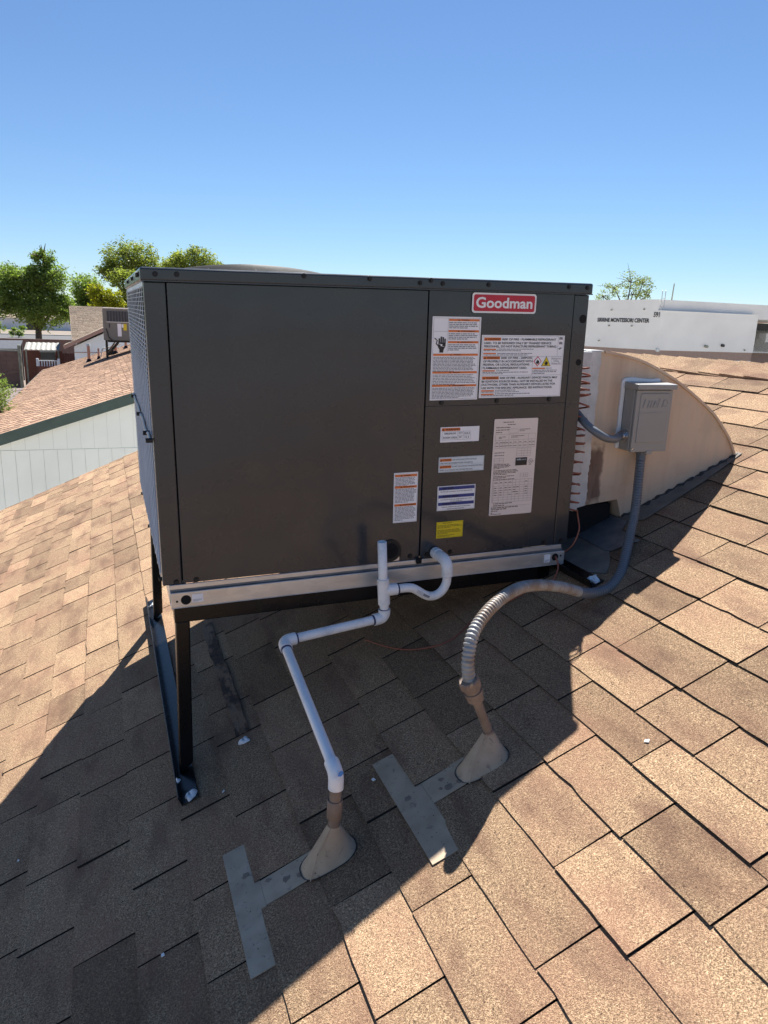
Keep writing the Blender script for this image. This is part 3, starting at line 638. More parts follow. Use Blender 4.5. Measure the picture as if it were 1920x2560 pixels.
greek(ink, 1.012, 1.038, .369, 2, .004, .0018, YP); greek(ink, 1.055, 1.105, .371, 2, .004, .0018, YP)
table(1.078, 1.128, .306, .330, (1.078, 1.096, 1.104, 1.116, 1.128), (.306, .314, .322, .330)); greek(ink, x0, 1.066, .320, 1, .004, .0022, YP); greek(ink, x0, 1.07, .3115, 1, .004, .0022, YP)
table(x0, 1.033, .286, .301, (x0, 1.018, 1.033), (.286, .2935, .301)); greek(ink, x0, 1.06, .283, 4, .0042, .0022, YP); greek(ink, x0, 1.09, .264, 4, .0042, .0022, YP); greek(ink, x0, 1.08, .245, 2, .0045, .0022, YP); greek(ink, x0, 1.125, .235, 1, .004, .0022, YP, 0, 1.0)
table(1.096, 1.124, .238, .250, (1.096, 1.108, 1.116, 1.124), (.238, .244, .250))
table(x0, x1, .160, .231, (x0, 1.004, 1.023, 1.040, 1.055, 1.070, 1.082, 1.097, 1.113, 1.127, x1), (.160, .168, .1755, .183, .1905, .198, .2055, .213, .222, .231))
for z in (.227, .21, .202, .195, .187):
    for xx in (1.007, 1.026, 1.043, 1.058, 1.073, 1.085, 1.116): 
        if rg.random() < .8: ink.rect(xx, xx + rg.uniform(.006, .011), z - .004, z - .002, YP)
greek(ink, 1.006, 1.08, .1575, 2, .0062, .0026, YP); ink.rect(x0, x1, .1465, .147, YP); greek(ink, x0, 1.1, .1445, 2, .0052, .0030, YP, 0, 1.0); greek(ink, x0, 1.06, .1335, 1, .004, .0024, YP, 0, 1.0); greek(ink, x0, 1.016, .1275, 1, .004, .003, YP); greek(ink, x0, 1.1, .1228, 1, .003, .0018, YP)
for k in range(24):
    a0, a1 = 2 * math.pi * k / 24, 2 * math.pi * (k + 1) / 24; ink.add([(1.131 + q * math.cos(t_), YP, .288 + q * math.sin(t_)) for q, t_ in ((.0075, a0), (.0075, a1), (.0065, a1), (.0065, a0))], [(0, 1, 2, 3)])
text(ink, 'UL', 1.1275, 1.1345, .2852, .0075, YQ, 0, .01); text(ink, 'US', 1.140, 1.1435, .286, .004, YQ); greek(ink, 1.124, 1.138, .2785, 1, .003, .0018, YP, 0, 1.0)
ink.build('small_print', 'ink_brown', n_)
MB().box(1.076, 1.117, YQ, YP + .0002, .276, .301).build('certified_mark', 'ink_black', n_)
mb = MB(); text(mb, 'AHRI', 1.079, 1.0945, .2925, .0072, YQ - .0004, 0, .02); text(mb, 'CERTIFIED', 1.096, 1.114, .2925, .0048, YQ - .0004); mb.build('certified_lettering', 'label_cool', n_)

# ------------------------------------------------------------ black steel stand
stand = tag(empty('unit_stand', tuple(RP(.045, .02, .01))), 'black steel leg stand under the charcoal air conditioner', 'stand')
def SP(o): o.parent = stand; o.matrix_parent_inverse = stand.matrix_basis.inverted(); return o
for y_ in (.0, D - .06):
    SP(MB().box(.0255, 1.235, y_, y_ + .045, -.1165, -.0695, fn=UW).build('cross_beam', 'black_steel', bevel=.003))
for x_ in (.0262, 1.205): SP(MB().box(x_, x_ + .045, .046, D - .061, -.110, -.0705, fn=UW).build('side_beam', 'black_steel', bevel=.003))
def leg(yc):
    a = UW(.0475, yc, -.116); mb = MB(); hw = .0195
    xs = (.0475 - hw, .0475 + hw); top = [UW(xx, yy, -.114) for yy in (yc - hw, yc + hw) for xx in xs]
    bt = [Vector((v.x - .004, v.y, Z0 + S * v.x + (.012 if i % 2 == 0 else .030))) for i, v in enumerate(top)]
    mb.add(top + bt, [(0, 1, 3, 2), (4, 6, 7, 5), (0, 4, 5, 1), (1, 5, 7, 3), (3, 7, 6, 2), (2, 6, 4, 0)])
    return SP(mb.build('leg', 'black_steel', bevel=.004))
leg(.022); leg(D - .03)
def runner(x_, y0, y1, flip=1):
    mb = MB()
    for (a, b, h0, h1) in ((0, .047, .0095, .0135), (0, .004, .0135, .040)):
        vs = [RP(x_ + flip * xx, yy, hh) for hh in (h0, h1) for yy in (y0, y1) for xx in (a, b)]
        mb.add(vs, [(0, 2, 3, 1), (4, 5, 7, 6), (0, 1, 5, 4), (1, 3, 7, 5), (3, 2, 6, 7), (2, 0, 4, 6)])
    return SP(mb.build('roof_runner', 'black_steel', bevel=.0015))
runner(.022, -.135, 1.46); runner(1.272, -.19, 1.40)
mb = MB().box(1.19, 1.235, .0, .045, -.1165, -.06, fn=UW).box(1.19, 1.235, D - .06, D - .015, -.1165, -.06, fn=UW); SP(mb.build('foot_block', 'black_steel'))

# ------------------------------------------------------------ sealant blobs and chips lying on the roof
def blob(name, c, rx, ry, h, label, seed, cat='sealant blob', mat='sealant', nrm=None):
    q = random.Random(seed); vs = []; n, m = 16, 6
    ph = [q.uniform(0, 6.28) for _ in range(4)]
    for j in range(m + 1):
        v = j / m
        for k in range(n):
            a = 2 * math.pi * k / n; rad = (1 + .22 * math.sin(3 * a + ph[0]) + .16 * math.sin(5 * a + ph[1])) * math.cos(v * math.pi / 2) ** .6
            hh = h * math.sin(v * math.pi / 2) * (1 + .35 * math.sin(2 * a + ph[2] + 3 * v))
            vs.append(RP(c[0] + rx * rad * math.cos(a) * CS, c[1] + ry * rad * math.sin(a), c[2] + hh))
    fs = [(j * n + k, j * n + (k + 1) % n, (j + 1) * n + (k + 1) % n, (j + 1) * n + k) for j in range(m) for k in range(n)] + [tuple(range(m * n, m * n + n))]
    return tag(MB().add(vs, fs, 0, True).build(name, mat), label, cat)
blob('sealant_blob', (.050, -.118, .0138), .017, .016, .012, 'white sealant blob on the front end of the left black runner', 1)
blob('sealant_blob', (1.300, -.163, .0138), .017, .021, .013, 'white sealant blob on the runner end beside the grey flexible conduit', 2)
blob('sealant_blob', (.030, -.052, .034), .006, .008, .008, 'tiny white sealant smear beside the front left leg foot', 4)
blob('sealant_blob', (.220, .008, .006), .016, .013, .010, 'white sealant lump lying on shaded shingles right of the front leg', 5)
blob('sealant_blob', (.044, 1.375, .0138), .016, .020, .010, 'white sealant blob at the far end of the left runner', 6)
t = NT('old_mark'); p = t.pos()
t.set(Base_Color=t.mix(t.ramp(t.noise(t.scale(p, (28, 9, 28)), 1.0, 4.0), [(0.46, 0.0), (0.56, 1.0)]), t.ramp(t.noise(p, 420.0, 2.0), [(0.35, (0.10, 0.06, 0.04)), (0.65, (0.30, 0.20, 0.13))]), t.ramp(t.noise(p, 90.0, 3.0), [(0.4, (0.028, 0.018, 0.014)), (0.6, (0.09, 0.045, 0.03))])), Roughness=0.92)
t.bump(t.noise(p, 300.0, 2.0), 0.8, 0.003)
mb = MB(); q = random.Random(14)
lf = [(.203 + q.uniform(-.003, .003), .05 + .87 * k / 18) for k in range(19)]; rt = [(.243 + q.uniform(-.003, .003), .92 - .87 * k / 18) for k in range(19)]
mb.prism((lf + rt)[::-1], lambda a, b: RP(a, b, .0), lambda a, b: RP(a, b, .0078)); tag(mb.build('old_runner_mark', 'old_mark'), 'dark worn strip left by an earlier runner on shaded shingles', 'roof mark')
def chip(px, c, sx, sy, rot, label):
    ca, sa = math.cos(rot), math.sin(rot); mb = MB()
    pts = [(-sx, -sy * .6), (sx * .7, -sy), (sx, sy * .5), (-sx * .3, sy)]
    mb.prism([(c[0] + a * ca - b * sa, c[1] + a * sa + b * ca) for a, b in pts], lambda a, b: RP(a, b, .0062), lambda a, b: RP(a, b, .0085))
    tag(mb.build('paint_chip', 'white_chip'), label, 'paint chip', 'white chips scattered on the shingles')
chip(0, (-.066, -.585), .004, .005, .3, 'white chip alone on dark shingles at lower left')
chip(0, (.995, -.800), .005, .006, 1.0, 'white chip on sunlit shingles right of the conduit cone')
chip(0, (.40, -.26), .007, .003, .5, 'white sliver between the white drain pipe and the right flashing')
chip(0, (.13, -.165), .006, .002, .8, 'white sliver just right of the black runner end')
chip(0, (-.42, .03), .003, .004, .2, 'tiny white chip at the far left in shade')
chip(0, (.47, -.44), .006, .004, 2.0, 'white crumb just left of the right flashing strip')

# ------------------------------------------------------------ roof flashings with cones
def sgn(v): return 1.0 if v >= 0 else -1.0
def strip(mb, x0, x1, y0, y1, h0=.0040, h1=.0040, th=.0022):
    vs = [RP(xx, yy, hh + t_) for t_ in (0, th) for yy in (y0, y1) for xx, hh in ((x0, h0), (x1, h1))]
    mb.add(vs, [(0, 2, 3, 1), (4, 5, 7, 6), (0, 1, 5, 4), (1, 3, 7, 5), (3, 2, 6, 7), (2, 0, 4, 6)])
def flashing(x0, xc, yc0, yc1, ys0, ys1, cx, cy, apex, ra, label, lean):
    o = tag(empty('pipe_flashing', tuple(RP(cx, cy, 0))), label, 'roof flashing', 'T shaped pipe flashings')
    mb = MB(); strip(mb, x0, xc + .014, ys0, ys1, .0062, .0030); a = mb.build('lower_flange', 'flashing_paint')
    mb = MB(); strip(mb, xc + .0145, cx, yc0, yc1, .0030, .0036); b = mb.build('centre_strip', 'flashing_paint')
    n, m = 28, 9; vs = []; ap = Vector(apex)
    for j in range(m + 1):
        v = j / m
        for k in range(n):
            an = 2 * math.pi * k / n
            base = RP(cx + .064 * sgn(math.cos(an)) * abs(math.cos(an)) ** .78, cy + .043 * sgn(math.sin(an)) * abs(math.sin(an)) ** .78, .005)
            top = ap + Vector((ra * math.cos(an), ra * math.sin(an), 0)) + lean * 0
            if lean.length: top = ap + Vector((ra * math.cos(an) * CS, ra * math.sin(an), ra * math.cos(an) * SN))
            qv = base.lerp(top, v); ax_ = RP(cx, cy, .005).lerp(ap, v); vs.append(ax_ + (qv - ax_) * (1 - .04 * math.sin(math.pi * v)))
    fs = [(j * n + k, j * n + (k + 1) % n, (j + 1) * n + (k + 1) % n, (j + 1) * n + k) for j in range(m) for k in range(n)]
    c = MB().add(vs, fs, 0, True).build('cone', 'flashing_paint')
    path = [RP(cx + .0655 * sgn(math.cos(2 * math.pi * k / 40)) * abs(math.cos(2 * math.pi * k / 40)) ** .78, cy + .0442 * sgn(math.sin(2 * math.pi * k / 40)) * abs(math.sin(2 * math.pi * k / 40)) ** .78, .0060 + .001 * math.sin(7 * k)) for k in range(41)]
    d = MB().tube(path, .0011, 6, cap=False).build('tar_bead', 'tar')
    L_ = [a, b, c, d]; qq = random.Random(int(cx * 1000))
    L_.append(MB().tube([RP(cx - .052, cy - .038, .007), RP(cx - .040, cy - .030, .03).lerp(ap + Vector((-ra * .8, -ra * .6, 0)), .35), ap + Vector((-ra * .75, -ra * .7, -.002))], .0012, 6).build('cone_seam', 'flashing_paint'))
    for k in range(5):
        sx = qq.uniform(xc + .02, cx - .02); sy = qq.uniform(yc0 + .012, yc1 - .012)
        if k > 3: sx = qq.uniform(x0 + .012, xc - .006); sy = qq.uniform(ys0 + .03, ys1 - .03)
        R_ = qq.uniform(.004, .011); pts = [(sx + R_ * qq.uniform(.5, 1.2) * math.cos(j * .7), sy + R_ * qq.uniform(.5, 1.2) * math.sin(j * .7)) for j in range(9)]
        hz = .0064 if k <= 3 else .0075
        L_.append(MB().prism(pts, lambda u_, v_: RP(u_, v_, .0045), lambda u_, v_, h_=hz: RP(u_, v_, h_)).build('mastic_smear', 'mastic'))
    for q in L_: q.parent = o; q.matrix_parent_inverse = Matrix.Translation(-o.location)
A1 = Vector((.314, -.598, -.394)); 
flashing(.093, .1425, -.617, -.541, -.772, -.400, .307, -.590, A1, .0145, 'grey T shaped flashing with cone around the white drain pipe', Vector((0, 0, 0)))
A2 = RP(.672, -.585, .082) + Vector((.005, 0, .02))
A2 = Vector((.7075, -.580, -.237))
flashing(.485, .5415, -.617, -.535, -.773, -.388, .695, -.588, A2, .0125, 'grey T shaped flashing with cone around the flexible conduit riser', Vector((1, 0, 0)))

# ------------------------------------------------------------ white condensate drain
drain = tag(empty('drain_pipe', (.314, -.598, -.39)), 'white plastic condensate drain pipe with trap and open vent', 'drain pipe')
def DP(o): o.parent = drain; o.matrix_parent_inverse = Matrix.Translation((-.314, .598, .39)); return o
r_ = .01335; rs_ = .0176; YD = -.09
u = lambda x, z, y=YD: UW(x, y, z)
DP(MB().tube([u(.813, .0155, .003), u(.813, .0155, -.026)], .0185, 12, smooth=False).tube([u(.813, .0155, -.02), u(.813, .0155, -.040)], .0165, 20).build('threaded_adapter', 'pvc'))
DP(MB().tube([u(.813, .0155, -.0395), u(.813, .0155, -.0425)], .0162, 20).build('primer_ring', 'pvc_primer'))
DP(MB().tube(fillet([u(.813, .0155, -.038), u(.813, .0155, YD), u(.8145, -.030)], .030, 8), rs_, 20).build('elbow', 'pvc'))
trap = catmull([u(.8145, -.012), u(.8145, -.034), u(.812, -.055), u(.800, -.076), u(.782, -.0875), u(.7625, -.0895), u(.742, -.082), u(.722, -.0685), u(.704, -.0575), u(.686, -.0535), u(.665, -.0532), u(.640, -.0532)], 6)
tr = DP(MB().tube(trap, r_, 20).build('trap', 'pvc'))
DP(MB().tube([u(.8145, -.0298), u(.8145, -.0318)], .0153, 20).build('primer_ring', 'pvc_primer'))
DP(MB().tube([u(.6085, -.0165), u(.6135, -.096)], rs_, 20).tube([u(.6115, -.0532), u(.652, -.0532)], rs_, 20).build('tee', 'pvc'))
DP(MB().tube([u(.6515, -.0532), u(.6575, -.0532)], .0153, 20).build('primer_ring', 'pvc_primer'))
# open vent stub
p0, p1 = u(.6085, -.02), u(.6030, .0975); dv = (p1 - p0).normalized()
mb = MB(); n = 20; q = Vector((1, 0, 0)); q2 = dv.cross(q).normalized(); q = q2.cross(dv)
rings = [(p0, r_), (p1, r_), (p1, .0105), (p1 - dv * .05, .0105)]
vs = [c + (q * math.cos(2 * math.pi * k / n) + q2 * math.sin(2 * math.pi * k / n)) * rad for c, rad in rings for k in range(n)]
mb.add(vs, [(j * n + k, j * n + (k + 1) % n, (j + 1) * n + (k + 1) % n, (j + 1) * n + k) for j in range(3) for k in range(n)], 0, True)
DP(mb.build('vent_stub', 'pvc'))
e1 = u(.6166, -.139); e2 = Vector((.307, -.12, -.151)); e3 = Vector((.3165, -.600, -.262)); e4 = Vector((.3155, -.6005, -.33))
DP(MB().tube([u(.6135, -.094), u(.6145, -.112)], r_, 20).build('pipe', 'pvc'))
DP(MB().tube([u(.6142, -.1105), u(.6143, -.113)], .0153, 20).build('primer_ring', 'pvc_primer'))
d12 = (e2 - e1).normalized(); d23 = (e3 - e2).normalized()
DP(MB().tube(fillet([u(.6145, -.112), e1, e1 + d12 * .036], .022, 7), rs_, 20).build('elbow', 'pvc'))
DP(MB().tube([e1 + d12 * .0355, e1 + d12 * .041], .0153, 20).build('primer_ring', 'pvc_primer'))
DP(MB().tube([e1 + d12 * .034, e2 - d12 * .03], r_, 20).build('pipe', 'pvc'))
DP(MB().tube([e2 - d12 * .036, e2 - d12 * .041], .0153, 20).build('primer_ring', 'pvc_primer'))
DP(MB().tube(fillet([e2 - d12 * .036, e2, e2 + d23 * .036], .022, 7), rs_, 20).build('elbow', 'pvc'))
DP(MB().tube([e2 + d23 * .0355, e2 + d23 * .041], .0153, 20).build('primer_ring', 'pvc_primer'))
DP(MB().tube([e2 + d23 * .034, e3 - d23 * .03], r_, 20).build('pipe', 'pvc'))
DP(MB().tube([e3 - d23 * .0355, e3 - d23 * .0375], .0153, 20).build('primer_ring', 'pvc_primer'))
d34 = (e4 - e3).normalized()
el = DP(MB().tube(fillet([e3 - d23 * .036, e3, e3 + d34 * .036], .020, 7), rs_, 20).build('elbow', 'pvc'))
gc = e3 + Vector((.006, -.0135, .0085)); MB().add([gc + Vector(v) * .0075 for v in ((-1, -.25, -.7), (.1, -.25, -.9), (1, .1, .0), (.5, .2, .8), (-.4, .15, .5))], [(0, 1, 2, 3, 4)]).build('glue_smear', 'blue_glue', el)
el.children[0].matrix_parent_inverse = el.matrix_basis.inverted()
ap = A1
DP(MB().tube([e3 + d34 * .034, ap + Vector((0, 0, -.03))], .0135, 20).build('riser', 'brown_paint'))
c0 = e3.lerp(ap, .50); c1 = e3.lerp(ap, .86)
DP(MB().tube([c0, c0 + (c1 - c0) * .03, c0 + (c1 - c0) * .97, c1], [.0168, .0175, .0175, .0160], 20).build('coupling', 'brown_paint'))
# barcode strip wrapped on the trap
mb = MB()
seg = trap[30:47]
for i in range(len(seg) - 1):
    for j in range(3):
        vs = []
        for pp, (qa, qb) in ((seg[i], (j, j + 1)), (seg[i + 1], (j, j + 1))):
            d_ = (seg[i + 1] - seg[i]).normalized(); nn = Vector((0, -1, 0)); up = d_.cross(nn).normalized() * -1
            for q in (qa, qb): an = -.5 + q * .33; vs.append(pp + (nn * math.cos(an) + up * math.sin(an)) * (r_ + .0004))
        mb.add([vs[0], vs[2], vs[3], vs[1]], [(0, 1, 2, 3)])
lab = mb.build('pipe_label', 'pvc_label', tr)
mb = MB(); k0 = 0
for i in range(3, 9):
    for fr_ in (0.05, .35, .62):
        d_ = (seg[i + 1] - seg[i]).normalized(); nn = Vector((0, -1, 0)); up = d_.cross(nn).normalized() * -1
        c_ = seg[i].lerp(seg[i + 1], fr_); vs = [c_ + d_ * o_ * .0007 + (nn * math.cos(an) + up * math.sin(an)) * (r_ + .0008) for an in (-.30, .22) for o_ in (-1, 1)]
        mb.add([vs[0], vs[1], vs[3], vs[2]], [(0, 1, 2, 3)])
for i in range(9, 15):
    for an0 in (-.3, -.1, .1, .28):
        d_ = (seg[i + 1] - seg[i]).normalized(); nn = Vector((0, -1, 0)); up = d_.cross(nn).normalized() * -1
        vs = [seg[i].lerp(seg[i + 1], t_) + (nn * math.cos(an) + up * math.sin(an)) * (r_ + .0008) for an in (an0, an0 + .05) for t_ in (0.05, .85)]
        mb.add([vs[0], vs[1], vs[3], vs[2]], [(0, 1, 2, 3)])
mb.build('barcode', 'ink_grey', tr)

# ------------------------------------------------------------ duct, patches at its foot
duct = tag(empty('duct_elbow', (1.7, .1, .12)), 'peach painted sheet metal duct curving down to the roof', 'duct')
def UP(o): o.parent = duct; o.matrix_parent_inverse = Matrix.Translation((-1.7, -.1, -.12)); return o
curve = [(1.30, .648), (1.38, .650), (1.44, .647), (1.515, .637), (1.596, .619), (1.68, .588), (1.768, .546), (1.863, .490), (1.941, .437), (1.992, .388), (2.031, .345), (2.062, .297), (2.078, .262)]
cv = catmull([(a, 0, b) for a, b in curve], 4); curve = [(v.x, v.z) for v in cv]
prof = [(1.30, .118), (1.43, .124), (1.562, .138), (1.592, .058)] + [(2.078, .27)] + curve[::-1][1:]
Y0d, Y1d = .10, .82
UP(MB().prism(prof, lambda a, b: (a, Y0d, b), lambda a, b: (a, Y1d, b)).build('duct_body', 'duct_paint', bevel=.002))
mb = MB()
for (a, b), (c_, d_) in zip(curve[8:-1], curve[9:]):
    mb.bar((a, Y0d - .004, b + .001), (c_, Y0d - .004, d_ + .001), .0045, .004)
UP(mb.build('edge_seam', 'duct_paint'))
q = random.Random(5)
L = [(1.385 + .002 * q.uniform(-1, 1), .115 + .535 * k / 14) for k in range(15)]; Rr = [(1.428 + .0018 * q.uniform(-1, 1) + .002 * math.sin(k * .5), .65 - .527 * k / 60) for k in range(61)]
UP(MB().prism(L + Rr, lambda a, b: (a, Y0d - .0035, b), lambda a, b: (a, Y0d + .004, b)).build('seam_coating', 'white_coating', bevel=.002))
for zz_ in (.17, .25, .33, .44, .53, .61): UP(MB().tube([(1.395, Y0d - .0025, zz_), (1.395, Y0d - .0065, zz_)], .0038, 10).build('duct_screw', 'white_coating'))
UP(MB().box(1.298, 1.384, Y0d + .012 - .03, Y0d + .002, .112, .648).box(1.366, 1.384, Y0d - .012, Y0d + .002, .108, .652).build('collar', 'white_coating', bevel=.003))
UP(MB().box(1.30, 1.44, Y0d - .002, Y1d, .649, .6525).build('top_coating', 'white_coating'))
mb = MB(); vs = []; n, m = 14, 7
for j in range(m):
    for k in range(n): vs.append((1.343 + .030 * math.cos(2 * math.pi * k / n) * math.sin(math.pi * (j + .5) / m) * q.uniform(.7, 1.15), .135 + .04 * math.sin(2 * math.pi * k / n) * math.sin(math.pi * (j + .5) / m) * q.uniform(.7, 1.1), .658 + .024 * math.cos(math.pi * (j + .5) / m) * q.uniform(.7, 1.3)))
mb.add(vs, [(j * n + k, j * n + (k + 1) % n, (j + 1) * n + (k + 1) % n, (j + 1) * n + k) for j in range(m - 1) for k in range(n)] + [tuple(range(n)), tuple(range((m - 1) * n, m * n))], 0, True)
UP(mb.build('foil_wrap', 'foil'))
UP(MB().tube([(1.318, .06, .745), (1.323, .075, .73), (1.325, .08, .70)], [.004, .009, .012], 10).build('cable_gland', 'zinc'))
path = [RP(1.592 + (2.092 - 1.592) * k / 40, Y0d - .004 + .007 * math.sin(k * 2.1) + .003 * math.sin(k * 5.3), .009) for k in range(41)]
UP(MB().tube(path, [.006 + .0035 * math.sin(k * 1.7) for k in range(41)], 8).build('tar_bead', 'tar'))
mb = MB(); mb.prism([(1.58, .06), (1.62, .012), (1.75, .026), (1.90, .044), (2.10, .085), (2.10, .11), (1.58, .11)], lambda a, b: RP(a, b, .0085), lambda a, b: RP(a, b, .0105)); UP(mb.build('roof_skirt', 'grey_patch'))
UP(MB().box(1.30, 1.56, .13, .80, .0, .117).build('duct_throat', 'void'))
mb = MB().prism([(1.433, .116), (1.425, .45), (1.58, .45), (1.58, .05), (1.536, .018), (1.524, -.088), (1.452, -.066), (1.434, -.058), (1.426, -.036)], lambda a, b: RP(a, b, .0095), lambda a, b: RP(a, b, .0125))
tag(mb.build('flashing_sheet', 'sheet_metal'), 'loose dark grey metal sheet lying under the duct', 'metal sheet')
mb = MB(); q = random.Random(9)
pp = [(1.318, .22), (1.318, .05), (1.325, -.10), (1.345, -.155), (1.385, -.13), (1.41, -.09), (1.43, -.05), (1.44, .1), (1.43, .3)]
mb.prism([(a + q.uniform(-.006, .006), b) for a, b in pp], lambda a, b: RP(a, b, .006), lambda a, b: RP(a, b, .0088)); tag(mb.build('tar_patch', 'grey_patch'), 'dark patched roofing between the right runner and metal sheet', 'roof patch')

# ------------------------------------------------------------ electrical disconnect box on the duct
box = tag(empty('disconnect_box', (1.612, .10, .32)), 'grey electrical disconnect box mounted on the peach duct', 'electrical box')
def BP(o): o.parent = box; o.matrix_parent_inverse = Matrix.Translation((-1.612, -.10, -.32)); return o
BP(MB().box(1.538, 1.689, .045, .1, .322, .535).build('case', 'box_grey', bevel=.0025))
door = BP(MB().box(1.5405, 1.690, .034, .043, .319, .528).build('door', 'box_grey', bevel=.002))
mb = MB(); mb.prism([(1.556, .352), (1.674, .352), (1.680, .400), (1.680, .512), (1.674, .518), (1.562, .518), (1.556, .512)], lambda a, b: (a, .0308, b), lambda a, b: (a, .036, b)); MB.build(mb, 'embossed_panel', 'box_grey', door, bevel=.0022, seg=3)
mb = MB()
for k, (xa, hh) in enumerate(((1.568, .030), (1.586, .024), (1.598, .024), (1.610, .024), (1.628, .032), (1.646, .026))):
    mb.bar((xa, .0304, .470), (xa + .007, .0304, .470 + hh), .0016, .0009)
mb.tube([(1.660 + .008 * math.cos(a_), .0304, .484 + .012 * math.sin(a_)) for a_ in [k * .4 for k in range(15)]], .0012, 6)
mb.tube([(1.617 + .007 * math.cos(a_), .0304, .480 + .009 * math.sin(a_)) for a_ in [k * .4 for k in range(15)]], .0012, 6)
mb.bar((1.562, .0304, .452), (1.672, .0304, .455), .0007, .0007)
mb.build('embossed_mark', 'box_grey', door)
mb = MB(); mb.prism([(.10, .531), (.022, .531), (.022, .545), (.024, .548), (.10, .553)], lambda a, b: (1.532, a, b), lambda a, b: (1.696, a, b)); BP(mb.build('rain_lid', 'box_grey', bevel=.0012))
mb = MB(); q = random.Random(2)
pt = [(1.522 + q.uniform(-.002, .002), .325 + .23 * k / 12) for k in range(13)] + [(1.53 + .15 * k / 10, .563 + q.uniform(-.002, .003)) for k in range(11)] + [(1.684, .545), (1.536, .545), (1.5375, .325)]
mb.prism(pt, lambda a, b: (a, .092, b), lambda a, b: (a, .1005, b)); BP(mb.build('caulk_line', 'sealant', bevel=.002))
BP(MB().tube([(1.539, .066, .372), (1.533, .066, .372)], .019, 18).tube([(1.534, .066, .372), (1.522, .066, .372)], .0165, 8, smooth=False).tube([(1.523, .066, .372), (1.515, .066, .372)], .0155, 18).build('side_connector', 'zinc'))
BP(MB().tube([(1.618, .070, .323), (1.618, .070, .305)], .0195, 8, smooth=False).tube([(1.618, .070, .306), (1.615, .066, .286)], .0165, 18).build('bottom_connector', 'conduit_grey'))
BP(MB().tube([(1.546, .035, .331), (1.546, .031, .331)], .003, 10).build('hasp_pin', 'zinc'))
BP(MB().box(1.605, 1.628, .030, .040, .312, .322).build('latch', 'box_grey'))
# short grey whip from the box to the unit
path = catmull([(1.520, .066, .372), (1.490, .046, .370), (1.450, .002, .372), (1.410, -.034, .377), (1.365, -.052, .386), (1.335, -.045, .402), (1.318, -.008, .425), (1.312, .045, .458), (1.285, .07, .49)], 8)
tag(MB().tube(path, .0128, 16).build('conduit_whip', 'conduit_grey'), 'smooth grey conduit bending from the electrical box to the unit', 'conduit')
# ribbed flexible conduit from box to roof riser
cp = [(1.6155, .067, .288), (1.590, .035, .225), (1.545, -.02, .135), (1.490, -.075, .065), (1.430, -.135, .012), (1.372, -.190, -.024), (1.300, -.232, -.050), (1.205, -.255, -.050), (1.075, -.305, -.0), (.9582, -.36, .0366), (.8461, -.43, .0602), (.7395, -.50, .0524), (.6659, -.55, .016), (.640, -.578, -.040), (.644, -.585, -.095)]
cpath = resample(catmull(cp, 24), .00165)
flex = tag(empty('flexible_conduit', tuple(cp[-1])), 'ribbed grey flexible conduit looping down to the roof riser', 'conduit')
def FP(o): o.parent = flex; o.matrix_parent_inverse = Matrix.Translation(-flex.location); return o
nseg = len(cpath); cut = int(nseg * .50)
FP(MB().tube(cpath[:cut + 1], [.0130 + .0033 * abs(math.sin(math.pi * i / 6.2)) for i in range(cut + 1)], 14).build('ribbed_hose', 'conduit_grey'))
FP(MB().tube(cpath[cut:], [.0130 + .0033 * abs(math.sin(math.pi * i / 6.2)) for i in range(cut, nseg)], 14).build('dusty_hose', 'dusty_conduit'))
dn = (A2 - cpath[-1]).normalized(); c0 = cpath[-1] - dn * .010
FP(MB().tube([c0, c0 + dn * .004, c0 + dn * .022, c0 + dn * .026], [.0235, .0262, .0262, .0225], 8, smooth=False).build('compression_nut', 'brown_paint'))
FP(MB().tube([c0 + dn * .024, c0 + dn * .036], .0195, 20).tube([c0 + dn * .036, c0 + dn * .045], .0225, 20).build('connector_collar', 'brown_paint'))
FP(MB().tube([c0 + dn * .044, c0 + dn * .062, c0 + dn * .066], [.0208, .0208, .018], 8, smooth=False).build('hex_coupling', 'brown_paint'))
FP(MB().tube([c0 + dn * .06, A2 + dn * .02], .0115, 18).build('riser', 'brown_paint'))
FP(MB().tube([A2 - dn * .004, A2 + dn * .004], .0140, 18).build('riser_seal', 'brown_paint'))

# ------------------------------------------------------------ red brown control wire
wire = tag(empty('control_wire', (1.31, .03, .0)), 'coiled reddish brown control wire hanging at the unit right side', 'wire')
def WP(o): o.parent = wire; o.matrix_parent_inverse = Matrix.Translation((-1.31, -.03, 0)); return o
path = []; a = 0.0; z = .600; q = random.Random(4)
pit = [.027, .024, .022, .014, .040, .040, .036, .018, .026, .028, .036, .038, .036, .030, .030, .026]
for pz in pit:
    rad_ = .0255 * q.uniform(.92, 1.10); tilt_ = q.uniform(-.002, .004)
    for k in range(14):
        an = 2 * math.pi * k / 14; path.append((1.318 + rad_ * math.cos(an) + .003 * math.sin(z * 40), .035 + .028 * math.sin(an), z - pz * k / 14 + tilt_ * math.cos(an)))
    z -= pz
path += [tuple(v) for v in catmull([path[-1], (1.344, .02, z - .02), (1.340, .0, z - .06), (1.322, .0, z - .11), (1.30, .012, -.01)], 8)[1:]]
WP(MB().tube(path, .0030, 7).build('coil', 'copper_wire'))
pth = catmull([u(1.247, -.038, -.010), u(1.246, -.046, -.022), u(1.238, -.068, -.045), u(1.21, -.10, -.06), RP(1.17, -.06, .03), RP(1.08, -.03, .012), RP(.98, -.015, .010), RP(.86, -.06, .010), RP(.77, -.02, .012), RP(.71, .05, .02), RP(.66, .16, .03)], 10)
WP(MB().tube(pth, .0030, 7).build('loose_end', 'copper_wire'))

